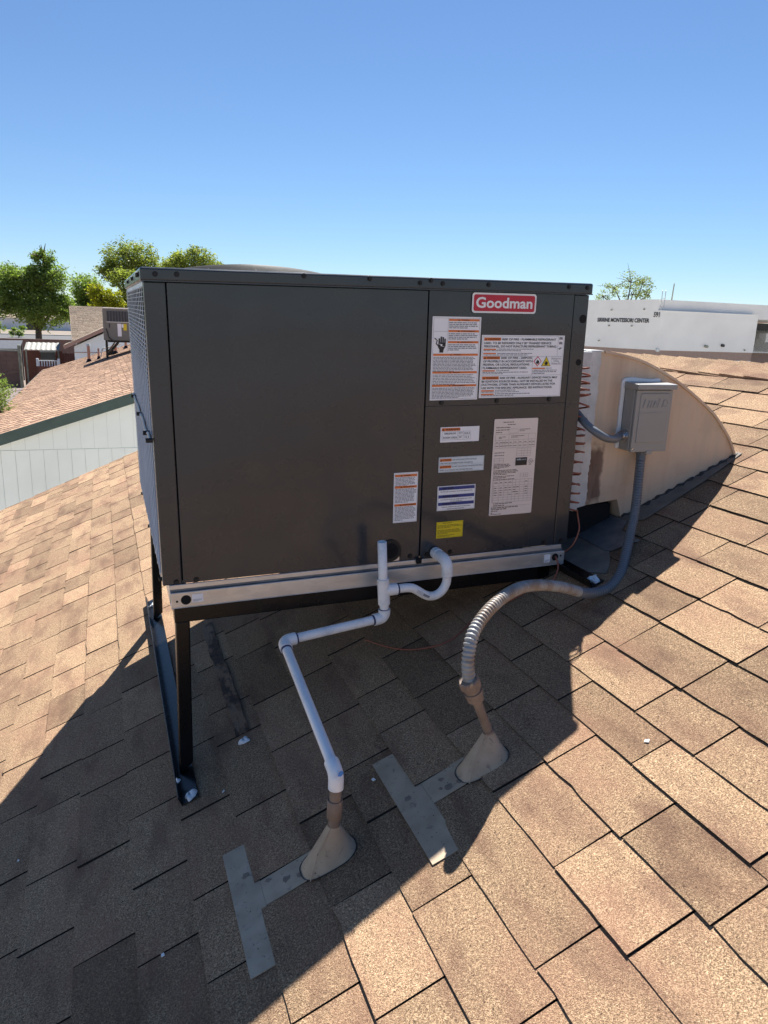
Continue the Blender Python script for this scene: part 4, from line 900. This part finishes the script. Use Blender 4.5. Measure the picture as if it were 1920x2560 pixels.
# ------------------------------------------------------------ neighbour house beyond the gable
NA, NB = -.585, .323
def NP(x, y, h=0.0): return Vector((x, y, NA + NB * x + h))
NX0, NXR, NY0, NY1 = -2.15, 2.75, 10.4, 27.2
nb = tag(empty('neighbour_house', (0, 14, GROUND)), 'pale green sided house with dark green rake board and brown shingle roof', 'house')
def NPp(o, par=None): o.parent = par or nb; o.matrix_parent_inverse = (Matrix.Translation((0, -14, -GROUND)) if not par else Matrix.Translation((0, -14, -GROUND))); return o
zR = NA + NB * NXR
mb = MB().prism([(NX0 + .4, GROUND), (7.2, GROUND), (7.2, NA + NB * (NX0 + .4) - .2), (NXR, zR - .2), (NX0 + .4, NA + NB * (NX0 + .4) - .2)], lambda a, b: (a, NY0 + .1035, b), lambda a, b: (a, NY1 - .3, b))
NPp(mb.build('wall_core', 'siding_groove'))
# grooved siding sheets: two courses of boards between a horizontal joint
zj = -1.37
xx = -1.925
while xx < 1.4:
    x1 = xx + .198; zt0 = NA + NB * xx - .17; zt1 = NA + NB * x1 - .17
    if min(zt0, zt1) > zj + .02:
        NPp(MB().prism([(xx + .001, zj + .002), (x1, zj + .002), (x1, zt1), (xx + .001, zt0)], lambda a, b: (a, NY0 + .10, b), lambda a, b: (a, NY0 + .165, b)).build('siding_board', 'stucco_green'))
    xs = xx + .05
    zb = min(zj - .004, NA + NB * xs - .17)
    NPp(MB().prism([(xs + .0025, GROUND), (xs + .198, GROUND), (xs + .198, zb), (xs + .0025, zb)], lambda a, b: (a, NY0 + .094, b), lambda a, b: (a, NY0 + .164, b)).build('siding_board', 'stucco_green'))
    xx += .2005
nroof = NPp(MB().prism([(NX0, NA + NB * NX0), (NXR, zR), (7.6, zR - NB * (7.6 - NXR)), (7.6, zR - .1 - NB * (7.6 - NXR)), (NXR, zR - .1), (NX0, NA + NB * NX0 - .1)], lambda a, b: (a, NY0, b), lambda a, b: (a, NY1, b)).build('roof', 'far_felt'))
mb = MB(); q = random.Random(21)
xa = NX0
while xa < NXR:
    y = NY0 - .012
    while y < NY1:
        wd = q.uniform(.24, .36); y1 = min(y + wd, NY1)
        j = q.uniform(-.004, .004)
        pv = [NP(xa + j, y + .004, .019), NP(xa + j, y1 - .002, .012), NP(xa + .15, y1 - .002, .004), NP(xa + .15, y + .004, .010), NP(xa + j, y + .006, -.004), NP(xa + j, y1 - .004, -.004), NP(xa + .15, y + .006, -.004)]
        tn = q.random(); mb.add(pv, [(0, 3, 2, 1)], 0, False, tn); mb.add(pv, [(4, 0, 1, 5), (0, 4, 6, 3)], 1, False, tn); y = y1
    xa += .128
o = NPp(mb.build('shingle_field', ['shingle_far', 'far_felt'], tone=True)); o['kind'] = 'stuff'
o.parent = nroof; o.matrix_parent_inverse = Matrix.Identity(4)
o.matrix_parent_inverse = Matrix.Translation((0, 0, 0))
NPp(MB().prism([(NX0, NA + NB * NX0 + .008), (NXR, zR + .008), (NXR, zR - .155), (NX0, NA + NB * NX0 - .155)], lambda a, b: (a, NY0 - .028, b), lambda a, b: (a, NY0 - .004, b)).build('rake_board', 'trim_green'))
NPp(MB().prism([(NX0, NA + NB * NX0 + .020), (NXR, zR + .020), (NXR, zR - .022), (NX0, NA + NB * NX0 - .022)], lambda a, b: (a, NY0 - .042, b), lambda a, b: (a, NY0 - .0285, b)).build('drip_edge', 'trim_green'))
NPp(MB().box(NX0 - .025, NX0 - .002, NY0, NY1, NA + NB * NX0 - .14, NA + NB * NX0).build('eave_board', 'trim_green'))
NPp(MB().box(-6.2, NX0 - .03, 12.2, 20.6, -1.43, -1.33).box(-6.1, -6.0, 12.3, 12.4, GROUND, -1.43).box(-6.1, -6.0, 20.4, 20.5, GROUND, -1.43).build('patio_roof', 'flat_roof'))
o = MB().box(-1.86, -1.24, 6.0, 6.5, -1.75, -1.13).box(-1.84, -1.26, 6.02, 6.48, -1.125, -1.11).build('utility_cabinet', 'old_unit', bevel=.01)
tag(o, 'grey metal utility cabinet top showing at the left beyond the roof edge', 'cabinet')
o.location = (-.02, 0, -.11)

# neighbour's rooftop unit on its stand
nu = tag(empty('rooftop_unit', (.55, 22.5, -.03)), 'old grey rooftop air conditioner on the neighbouring roof', 'air conditioner')
def NU(o): o.parent = nu; o.matrix_parent_inverse = Matrix.Translation((-.55, -22.5, .03)); return o
NU(MB().box(-.06, 1.2, 22.0, 23.1, -.03, .88).build('cabinet', 'old_unit', bevel=.01))
NU(MB().box(-.075, 1.215, 21.985, 23.115, .885, .915).build('lid', 'pale_metal', bevel=.006))
for k in range(8): NU(MB().box(.055 + k * .082, .055 + k * .082 + .066, 21.985, 22.01, .52, .82).build('louvre', 'old_unit_grille'))
NU(MB().box(.04, .72, 21.98, 22.0, .495, .515).build('louvre_rail', 'pale_metal'))
NU(MB().box(.34, .45, 21.99, 22.0, .09, .46).build('spec_label', 'label_white')); NU(MB().box(.51, .60, 21.99, 22.0, .27, .46).build('notice_label', 'label_yellow')); NU(MB().box(.46, .51, 21.99, 22.0, .35, .45).build('spec_label', 'label_white'))
NU(MB().box(.10, .135, 21.985, 22.0, .34, .46).build('handle', 'old_unit_grille'))
NU(MB().tube(catmull([(.02, 21.98, .31), (.06, 21.96, .16), (.09, 21.96, .05), (.2, 21.98, -.04)], 6), .015, 8).build('cable', 'letter'))
ns = tag(empty('unit_stand', (0, 22.0, -.59)), 'black braced steel stand under the old neighbouring unit', 'stand')
def NS(o): o.parent = ns; o.matrix_parent_inverse = Matrix.Translation((0, -22.0, .59)); return o
for yy in (22.02, 23.05):
    NS(MB().box(-.02, .045, yy - .03, yy + .03, NA - .01, -.035).build('leg', 'black_steel'))
    NS(MB().box(.05, 1.2, yy - .025, yy + .025, -.085, -.035).build('beam', 'black_steel'))
    NS(MB().bar((.05, yy, -.45), (.36, yy, -.09), .018, .018).build('brace', 'black_steel'))
NS(MB().bar((.01, 22.06, -.42), (.30, 23.0, -.06), .016, .016).build('brace', 'black_steel'))
def vent(x, y, h, r, label, mat='brown_paint', cap=False):
    b = NP(x, y, -.02); o = tag(empty('vent_pipe', tuple(b)), label, 'vent pipe')
    p = MB().tube([b, b + Vector((0, 0, h))], r, 12).build('pipe', mat); c = MB().tube([b, b + Vector((0, 0, .12))], [r * 2.4, r * 1.1], 14).build('boot', 'black_steel')
    L_ = [p, c]
    if cap: L_.append(MB().tube([b + Vector((0, 0, h * .92)), b + Vector((0, 0, h + .03))], [r * 1.5, r * .9], 12).build('cap', 'pale_metal'))
    for q_ in L_: q_.parent = o; q_.matrix_parent_inverse = Matrix.Translation(-b)
vent(-.53, 23.3, .56, .045, 'tallest vent pipe with pale cap left of the old unit stand', 'trim_pink', True)
vent(-.24, 23.3, .36, .03, 'thin brown vent pipe nearest the old unit stand leg', 'trim_pink')
vent(.27, 23.4, .33, .045, 'short brown vent pipe under the old unit', 'trim_pink')
vent(.63, 24.9, .28, .04, 'dark booted vent pipe behind the old unit on the roof', 'trim_pink')
o = MB().tube(fillet([NP(-.18, 23.2, .05), NP(-.12, 23.2, .30), NP(.42, 23.3, .26)], .05), .02, 8).build('drain_pipe', 'pale_metal'); tag(o, 'pale drain line running from the old unit stand to vents', 'drain pipe')
o = MB().box(.03, .22, 23.5, 23.7, NA - .02, NA + .22).build('roof_box_vent', 'black_steel', bevel=.02); tag(o, 'small dark box vent beneath the old neighbouring unit', 'roof vent')

# tan roofed white house further back
th = tag(empty('tan_house', (2, 42, GROUND)), 'white house with tan shingle roof behind the old rooftop unit', 'house')
def TP(o): o.parent = th; o.matrix_parent_inverse = Matrix.Translation((-2, -42, -GROUND)); return o
TP(MB().prism([(-1.42, GROUND), (6, GROUND), (6, -.9), (2.3, .90), (-1.42, -.86)], lambda a, b: (a, 38.0, b), lambda a, b: (a, 40.4, b)).build('gable_wall', 'stucco_white'))
mb = MB().prism([(-1.9, -.82), (2.3, 1.20), (6.5, -.82), (6.5, -.90), (2.3, 1.12), (-1.9, -.90)], lambda a, b: (a, 37.7, b), lambda a, b: (a, 41.5, b)); TP(mb.build('gable_roof', 'shingle_tan'))
mb = MB().prism([(-1.9, -.835), (2.3, 1.185), (2.3, 1.02), (-1.86, -.985)], lambda a, b: (a, 37.64, b), lambda a, b: (a, 37.695, b)); TP(mb.build('rake_board', 'trim_pink'))
mb = MB().add([(-1.52, 38.6, -.60), (8, 38.6, -.60), (8, 46, 1.13), (-1.80, 46, 1.13), (-1.52, 38.6, -.68), (8, 38.6, -.68), (8, 46, 1.05), (-1.80, 46, 1.05), (8, 53, -.6), (-1.8, 53, -.6)], [(0, 1, 2, 3), (7, 6, 5, 4), (0, 4, 5, 1), (0, 3, 7, 4), (3, 2, 8, 9)]); mr = TP(mb.build('main_roof', 'shingle_tan'))
mb = MB(); q = random.Random(31)
for k in range(46):
    y_ = 38.6 + k * .161; xq = -1.5 - .28 * k / 46
    while xq < 1.6:
        wd = q.uniform(.25, .4); za = -.60 + 1.73 * k / 46
        mb.add([(xq + .01, y_, za + .03), (xq + wd - .01, y_, za + .03), (xq + wd - .01, y_ + .18, za + .046), (xq + .01, y_ + .18, za + .046), (xq + .01, y_, za), (xq + wd - .01, y_, za)], [(0, 1, 2, 3), (4, 5, 1, 0)], 0, False, q.random()); xq += wd
o = TP(mb.build('shingle_field', 'shingle_tan', tone=True)); o['kind'] = 'stuff'
TP(MB().box(-1.35, 6, 40.4, 50, GROUND, -.7).build('main_wall', 'stucco_white'))
TP(MB().box(-.62, -.05, 37.97, 38.0, -2.4, -1.25).build('window', 'dark_glass'))
TP(MB().box(-1.42, 0.2, 37.96, 37.995, -1.16, -1.13).build('wall_seam', 'trim_pink'))
TP(MB().prism([(38.6, -.62), (46, 1.11), (46, 1.0), (38.6, -.74)], lambda a, b: (-1.50 - .28 * (a - 38.6) / 7.4 - .03, a, b), lambda a, b: (-1.50 - .28 * (a - 38.6) / 7.4, a, b)).build('barge_board', 'trim_pink'))

# yard walls, awning and sheds to the left
def block_wall(name, x0, x1, y, z0, z1, label, mat='block', bw=.62, bh=.26):
    wl_ = tag(empty(name, ((x0 + x1) / 2, y, z0)), label, 'wall'); c = MB().box(x0, x1, y + .03, y + .17, z0, z1 - .01).build('mortar', 'void' if 0 else mat)
    L_ = [c]; k = 0; z = z1 - .09; q_ = random.Random(8)
    while z > max(z0, z1 - 1.6):
        x_ = x0 - (bw / 2 if k % 2 else 0)
        while x_ < x1:
            a, b_ = max(x_, x0), min(x_ + bw, x1)
            if b_ - a > .1: L_.append(MB().box(a + .012, b_ - .012, y + q_.uniform(0, .012), y + .03, z - bh + .012, z).build('block', mat))
            x_ += bw
        z -= bh; k += 1
    L_.append(MB().box(x0, x1, y - .03, y + .23, z1 - .085, z1).build('coping', 'concrete' if name == 'block_wall' else mat))
    for q2_ in L_: q2_.parent = wl_; q2_.matrix_parent_inverse = Matrix.Translation(-wl_.location)
block_wall('block_wall', -7.2, -4.55, 46, GROUND, -1.45, 'brown block wall with pale coping at the far left')
block_wall('back_wall', -10.5, -2.2, 66, GROUND, -1.43, 'long low brown wall in front of the street', bw=1.2, bh=.4)
o = MB().box(-4.62, -4.46, 44.9, 45.06, GROUND, -1.12).build('gate_post', 'wood_grey', bevel=.02); tag(o, 'weathered wooden post at the end of the block wall', 'post')
o = MB().add([(-6.9, 49.5, -1.56), (-4.95, 49.5, -1.52), (-4.9, 51.5, -1.08), (-6.9, 51.5, -1.10), (-6.9, 49.5, -1.62), (-4.95, 49.5, -1.58), (-4.9, 51.5, -1.16), (-6.9, 51.5, -1.18)], [(0, 1, 2, 3), (7, 6, 5, 4), (0, 4, 5, 1), (1, 5, 6, 2), (2, 6, 7, 3), (3, 7, 4, 0)]).box(-6.9, -4.95, 51.3, 51.5, GROUND, -1.2).build('shed_roof', 'old_unit_grille'); tag(o, 'dark flat shed roof behind the block wall', 'shed')
o = MB().box(-4.44, -2.35, 46, 46.2, GROUND, -1.46).build('brown_wall', 'brown_wall'); tag(o, 'plain reddish brown wall under the pale awning', 'wall')
aw = tag(empty('awning', (-3.3, 44, -1.3)), 'pale corrugated awning over the brown wall', 'awning')
for k in range(14):
    x_ = -4.2 + k * .1285; o = MB().add([(x_, 43.9, -1.325 + (.03 if k % 2 else 0)), (x_ + .1285, 43.9, -1.325 + (0 if k % 2 else .03)), (x_ + .1285, 45.6, -.99 + (0 if k % 2 else .03)), (x_, 45.6, -.99 + (.03 if k % 2 else 0)), (x_, 43.9, -1.36), (x_ + .1285, 43.9, -1.36)], [(0, 1, 2, 3), (4, 5, 1, 0)]).build('corrugation', 'awning_white'); o.parent = aw; o.matrix_parent_inverse = Matrix.Translation((3.3, -44, 1.3))
for x_ in (-4.15, -2.5): o = MB().box(x_, x_ + .08, 44.0, 44.08, GROUND, -1.34).build('awning_post', 'wood_grey'); o.parent = aw; o.matrix_parent_inverse = Matrix.Translation((3.3, -44, 1.3))
sw = tag(empty('play_house', (-2.95, 43.2, GROUND)), 'white railed porch with dark opening below the awning', 'porch')
L_ = [MB().box(-3.35, -2.6, 43.5, 43.55, -1.86, -1.40).build('dark_opening', 'dark_glass'), MB().box(-3.38, -2.57, 43.4, 43.56, -1.42, -1.33).build('header', 'awning_white'), MB().box(-3.5, -2.45, 42.9, 43.6, GROUND, -2.16).build('deck_base', 'brown_wall')]
for k in range(8): L_.append(MB().box(-3.44 + k * .13, -3.39 + k * .13, 43.0, 43.04, -2.16, -1.88).build('baluster', 'stucco_white'))
L_ += [MB().box(-3.52, -2.40, 42.98, 43.06, -1.88, -1.84).build('hand_rail', 'stucco_white'), MB().box(-3.56, -3.44, 42.96, 43.08, -2.16, -1.74).build('newel', 'stucco_white'), MB().box(-2.48, -2.36, 42.96, 43.08, -2.16, -1.74).build('newel', 'stucco_white')]
for o in L_: o.parent = sw; o.matrix_parent_inverse = Matrix.Translation((2.95, -43.2, -GROUND))
o = MB(); q = random.Random(6)
for k in range(8): o.box(-2.32 + k * .13, -2.205 + k * .13, 45.2, 45.23, GROUND, -1.55 + q.uniform(-.03, .03))
fn = tag(empty('wood_fence', (-1.8, 45.2, GROUND)), 'dark red brown board fence beside the tan house', 'fence')
for k in range(8): o2 = MB().box(-2.32 + k * .13, -2.205 + k * .13, 45.2, 45.23, GROUND, -1.55 + q.uniform(-.03, .03)).build('board', 'brown_wall'); o2.parent = fn; o2.matrix_parent_inverse = Matrix.Translation((1.8, -45.2, -GROUND))
fh = tag(empty('far_house', (-14, 205, GROUND)), 'distant white house across the street under the trees', 'house')
for o in (MB().box(-30, -6, 205, 215, GROUND, -.7).build('wall', 'stucco_white'), MB().prism([(204, -.75), (210, 1.2), (216, -.75)], lambda a, b: (-31, a, b), lambda a, b: (-5, a, b)).build('roof', 'shingle_tan'), MB().box(-17.5, -15.2, 204.9, 205, GROUND, -1.6).build('garage_door', 'dark_glass'), MB().box(-12, -10.5, 204.9, 205, -2.6, -1.4).build('window', 'dark_glass')): o.parent = fh; o.matrix_parent_inverse = Matrix.Translation((14, -205, -GROUND))

# ------------------------------------------------------------ school on the right
sc = tag(empty('school_building', (38, 43, GROUND)), 'white flat roofed building lettered SIRRINE MONTESSORI CENTER', 'building')
def SCp(o): o.parent = sc; o.matrix_parent_inverse = Matrix.Translation((-38, -43, -GROUND)); return o
A = Vector((35.75, 39.8)); Bl = Vector((34.45, 45.8)); Bl2 = Vector((32.2, 56.0)); Cr = Vector((44.0, 39.4))
def foot(poly, z0, z1, mat, name, bevel=0): return SCp(MB().prism(poly, lambda a, b: (a, b, z0), lambda a, b: (a, b, z1)).build(name, mat, bevel=bevel))
poly = [(A.x, A.y), (Cr.x, Cr.y), (44.4, 47), (42.0, 57.5), (Bl2.x, Bl2.y)]
foot(poly, -.36, 2.29, 'school_white', 'upper_wall')
ins = [(A.x + .03, A.y + .05), (Cr.x - .03, Cr.y + .05), (44.3, 46.9), (41.9, 57.4), (Bl2.x + .03, Bl2.y - .05)]
foot(ins, -.95, -.361, 'school_tan', 'lower_band'); foot(ins, GROUND, -.951, 'school_white', 'lower_wall')
def off(pl_, d_): return [(a + da * d_, b + db * d_) for (a, b), (da, db) in zip(pl_, ((-.6, -.8), (.8, -.8), (1, 0), (.6, .8), (-.8, .6)))]
foot(off(poly, .025), 2.26, 2.30, 'school_white', 'parapet_trim'); foot(off(poly, .012), 1.93, 1.955, 'school_white', 'joint_line')
poly2 = [(35.67, 40.12), (56, 39.75), (56, 60), (42, 60), (Bl2.x - .015, Bl2.y)]
foot(poly2, 2.0, 3.02, 'school_white', 'back_parapet')
dirl = (Bl2 - A).normalized(); nrm = Vector((-dirl.y, dirl.x)); nrm = nrm if nrm.x < 0 else -nrm
def on_left(s_, z, o_=.03): q_ = A + dirl * s_ + nrm * o_; return (q_.x, q_.y, z)
mb = MB(); text(mb, 'SIRRINE MONTESSORI CENTER', 0, 4.62, 0, .38, 0, 0, .035, fn=lambda a, b: on_left(5.55 - a, 1.475 + b)); SCp(mb.build('name_lettering', 'letter'))
mb = MB(); text(mb, '591', 0, .48, 0, .46, 0, 0, .025, fn=lambda a, b: on_left(.62 - a, 1.86 + b, .04)); SCp(mb.build('street_number', 'letter'))
for s_, z in ((4.3, 2.32), (1.45, 2.36), (4.4, 1.20), (2.35, 1.22), (5.2, .1)):
    c_ = on_left(s_, z, 0); c2 = on_left(s_, z, .12); SCp(MB().tube([c_, c2], .05, 10).build('wall_lamp', 'wood_grey'))
for x_, z, rr_ in ((39.7, .02, .09), (41.15, .12, .10), (43.2, -.15, .05)): SCp(MB().tube([(x_, 39.7, z), (x_, 39.35, z - .04)], rr_, 12).build('wall_lamp', 'wood_grey' if rr_ < .1 else 'letter'))
SCp(MB().tube([(35.62, 39.7, -.33), (35.62, 39.55, -.33)], .13, 14).build('speaker_horn', 'pale_metal'))
for k in range(2):
    bx = 35.72 + .27 * k
    SCp(MB().tube([(bx, 39.95, 2.2), (bx, 39.95, 3.45), (bx + .03, 39.98, 3.58), (bx + .12, 40.1, 3.62), (bx + .21, 40.2, 3.56), (bx + .24, 40.24, 3.0)], .022, 8).build('ladder_rail', 'pale_metal'))
for k in range(4): SCp(MB().tube([(35.72, 39.95, 2.25 + k * .28), (35.99, 39.95, 2.25 + k * .28)], .015, 6).build('ladder_rung', 'pale_metal'))
o = MB().tube([(38.0, 41.6, 2.9), (38.2, 41.75, 4.25)], [.05, .035], 10).build('mast', 'wood_grey'); o.parent = sc; o.matrix_parent_inverse = Matrix.Translation((-38, -43, -GROUND))
mr_ = tag(empty('metal_roof_building', (49, 44, GROUND)), 'low building with ribbed metal roof right of the school', 'building')
L_ = [MB().prism([(43.0, -.35), (46.5, 1.35), (46.5, 1.25), (43.0, -.45)], lambda a, b: (45.0, a, b), lambda a, b: (62, a, b)).build('roof', 'pale_metal'), MB().box(45.2, 61.5, 43.6, 52, GROUND, -.45).build('wall', 'school_tan'), MB().box(45.0, 62, 46.4, 47, 1.2, 1.9).build('roof_band', 'old_unit_grille'), MB().tube([(46.2, 43.59, -1.1), (46.2, 43.5, -1.1)], .28, 20).build('round_vent', 'stucco_white')]
for k in range(22): L_.append(MB().prism([(43.0, -.35), (46.5, 1.35), (46.5, 1.39), (43.0, -.31)], lambda a, b, x_=45.1 + k * .4: (x_, a, b), lambda a, b, x_=45.16 + k * .4: (x_, a, b)).build('roof_rib', 'pale_metal'))
L_.append(MB().box(50.6, 52, 44.5, 45.2, .3, 1.1).build('roof_duct', 'stucco_white'))
for o in L_: o.parent = mr_; o.matrix_parent_inverse = Matrix.Translation((-49, -44, -GROUND))

# ------------------------------------------------------------ trees
def tree(name, x, y, lobes, leaf, label, n=7000, size=.15, trunk_r=.16, dens=1.0, seed=1, base=GROUND, cat='tree', branch=True, group='trees beyond the yards'):
    q_ = random.Random(seed); o = tag(empty(name, (x, y, base)), label, cat, group); inv = Matrix.Translation((-x, -y, -base))
    mb = MB(); fork = min(l[2] - l[5] * .7 for l in lobes)
    fz = base + (fork - base) * .8
    mb.tube([(x, y, base), (x + .05, y, base + (fz - base) * .5), (x + .1, y, fz)], [trunk_r * 1.3, trunk_r, trunk_r * .85], 9)
    if branch:
        for (lx, ly, lz, rx, ry, rz) in lobes:
            p0 = Vector((x + .1, y, fz - .05)); p1 = Vector((lx, ly, lz)); mid = p0.lerp(p1, .5) + Vector((q_.uniform(-.3, .3), q_.uniform(-.3, .3), q_.uniform(0, .3)))
            mb.tube(catmull([p0, mid, p1], 4), [trunk_r * (.7 - .055 * i) for i in range(9)], 6)
            for _ in range(7):
                d_ = Vector((q_.gauss(0, 1) * rx, q_.gauss(0, 1) * ry, q_.gauss(.3, .8) * rz)) * .62
                mb.tube([p1, p1 + d_ * .5 + Vector((0, 0, .1)), p1 + d_], [trunk_r * .28, trunk_r * .17, trunk_r * .06], 5)
    t_ = mb.build('trunk', 'bark'); t_.parent = o; t_.matrix_parent_inverse = inv
    tot = sum((l[3] * l[4] * l[5]) ** .667 for l in lobes); vs = []; fs = []
    for (lx, ly, lz, rx, ry, rz) in lobes:
        cnt = int(n * (rx * ry * rz) ** .667 / tot); nclump = max(10, cnt // 42)
        cl = []
        for _ in range(nclump):
            while True:
                v = Vector((q_.uniform(-1, 1), q_.uniform(-1, 1), q_.uniform(-1, 1)))
                if .35 < v.length < 1: break
            v = v * (1 if q_.random() < .75 else .7) * q_.choice((.9, 1.0, 1.12))
            cl.append(Vector((lx + v.x * rx, ly + v.y * ry, lz + v.z * rz)))
        for k in range(cnt):
            c_ = q_.choice(cl); s_ = min(rx, rz) * .20 * dens
            p_ = c_ + Vector((q_.gauss(0, s_), q_.gauss(0, s_), q_.gauss(0, s_ * .75)))
            a_ = Vector((q_.gauss(0, 1), q_.gauss(0, 1), q_.gauss(0, .6))).normalized(); b_ = a_.orthogonal().normalized(); b_ = (Quaternion(a_, q_.uniform(0, 6.28)) @ b_)
            L1 = size * q_.uniform(.6, 1.4); W1 = L1 * q_.uniform(.35, .6)
            i0 = len(vs); vs += [p_ - a_ * L1, p_ + b_ * W1 * .8, p_ + a_ * L1, p_ - b_ * W1 * .8]; fs.append((i0, i0 + 1, i0 + 2, i0 + 3))
    c_ = MB().add(vs, fs).build('crown', leaf); c_.parent = o; c_.matrix_parent_inverse = inv
    return o
k_ = (72 + 1.97) / (62 + 1.97)
def T(x, z): return (-.118 + (x + .118) * k_, .71 + (z - .71) * k_)
lb = []
for x_, z_, rx, rz in ((-4.3, 1.0, 2.0, 1.35), (-3.6, 3.2, 1.35, 1.2), (-5.9, 3.0, 1.5, 1.2), (-3.9, 4.7, .75, .75), (-6.6, 1.3, 1.1, 1.2), (-3.0, 1.3, .95, 1.2), (-4.6, 3.0, 1.1, 1.0)):
    a_, b_ = T(x_, z_); lb.append((a_, 72 + random.uniform(-.7, .7), b_, rx * k_, rx * 1.0, rz * k_))
tx, tz = T(-4.75, -1.2)
tree('shade_tree', tx, 72, lb, 'leaf_green', 'large dense green tree with a dark trunk at the left', 30000, .12, .30, seed=3)
tree('shade_tree', -10.6, 78, [(-10.4, 78, 3.3, 2.2, 2, 2.2), (-11.4, 78, 1.0, 1.8, 2, 1.6), (-10.2, 77.5, -.3, 1.5, 1.5, 1.0)], 'leaf_green', 'green tree cut off by the left picture edge', 11000, .16, .3, seed=4)
tree('palo_verde_tree', 2.5, 84, [(3.0, 84, 6.3, 2.9, 2.0, 1.9), (1.2, 84, 5.2, 1.3, 1.5, 1.1), (5.2, 84, 5.2, 1.7, 1.6, 1.5)], 'leaf_olive', 'tall olive green tree above the yellow one', 12000, .14, .26, seed=5)
tree('shade_tree', -1.2, 88, [(-1.4, 88, 3.3, 1.7, 1.6, 1.6), (-2.0, 88, 1.6, 1.3, 1.3, 1.2), (-.2, 88, 2.0, 1.5, 1.5, 1.4), (-2.9, 86, 1.0, 1.0, 1, 1.2)], 'leaf_green', 'round green tree between the big tree and the yellow tree', 10000, .15, .24, seed=6)
tree('palo_verde_tree', .5, 64, [(-.1, 64, 2.3, .95, .9, .75), (.8, 64, 1.9, .9, .8, .8), (.2, 64, 1.3, 1.1, .8, .7)], 'leaf_yellow', 'bright yellow flowering tree above the tan roof', 4200, .12, .16, seed=7)
tree('palo_verde_tree', 2.4, 66, [(1.8, 66, 3.6, 1.1, 1, .9), (2.6, 66, 2.6, 1.2, 1, 1.2), (2.2, 66, 1.4, 1.2, 1, 1.0)], 'leaf_olive', 'yellowish green tree just left of the charcoal unit', 4200, .13, .18, seed=8)
tree('palo_verde_tree', 9.0, 80, [(9.3, 80, 6.5, 2.4, 1.6, 1.3), (7.3, 80, 6.0, 1.4, 1.3, 1.0), (11.3, 80, 5.8, 1.3, 1.2, .8), (9.5, 80, 5.0, 2.4, 1.5, 1.2)], 'leaf_olive', 'olive green treetop rising behind the unit lid', 10000, .13, .24, seed=9)
tree('mesquite_tree', 56.2, 70, [(56.8, 70, 6.3, 1.5, 1.3, 1.2), (54.6, 70, 5.6, 1.2, 1.1, 1.0), (58.4, 70, 6.2, 1.1, 1.1, 1.0), (57.2, 70, 5.0, 1.6, 1.2, .9), (53.2, 70, 4.6, .8, .8, .7), (59.3, 70, 5.0, .7, .8, .7)], 'leaf_pale', 'sparse pale tree standing behind the school', 2100, .12, .17, dens=1.25, seed=10, group='trees behind the school')
tree('garden_bush', -2.05, 14.2, [(-2.20, 14.2, -.74, .33, .4, .36), (-2.25, 14.6, -1.1, .4, .5, .5)], 'leaf_bush', 'leafy green bush at the left edge above the patio roof', 5200, .03, .03, seed=11, cat='bush', group=None)
tree('garden_bush', -1.6, 150, [(-1.6, 150, -2.4, 1.7, 1.5, 1.0)], 'leaf_green', 'rounded dark bush beyond the street near the tan roof', 900, .2, .08, seed=12, cat='bush', group=None, branch=False)
tree('garden_bush', -13.4, 140, [(-13.4, 140, -2.5, 1.3, 1.2, 1.0)], 'leaf_green', 'small round bush across the street at far left', 700, .2, .08, seed=13, cat='bush', group=None, branch=False)
# a band of far trees that reads as one mass
vs = []; fs = []; q = random.Random(77)
for k in range(9000):
    x_ = q.uniform(-60, 40); top = 3.0 + 2.2 * math.sin(x_ * .21) + 1.3 * math.sin(x_ * .63 + 1); z_ = GROUND + (top - GROUND) * q.random() ** .6; y_ = 232 + q.uniform(0, 14)
    a_ = Vector((q.gauss(0, 1), q.gauss(0, 1), q.gauss(0, 1))).normalized(); b_ = a_.orthogonal().normalized(); L1 = q.uniform(.35, .8); p_ = Vector((x_, y_, z_))
    i0 = len(vs); vs += [p_ - a_ * L1, p_ + b_ * L1 * .6, p_ + a_ * L1, p_ - b_ * L1 * .6]; fs.append((i0, i0 + 1, i0 + 2, i0 + 3))
tag(MB().add(vs, fs).build('far_tree_line', 'leaf_green'), 'distant dark green belt of trees beyond the street', 'trees', kind='stuff')
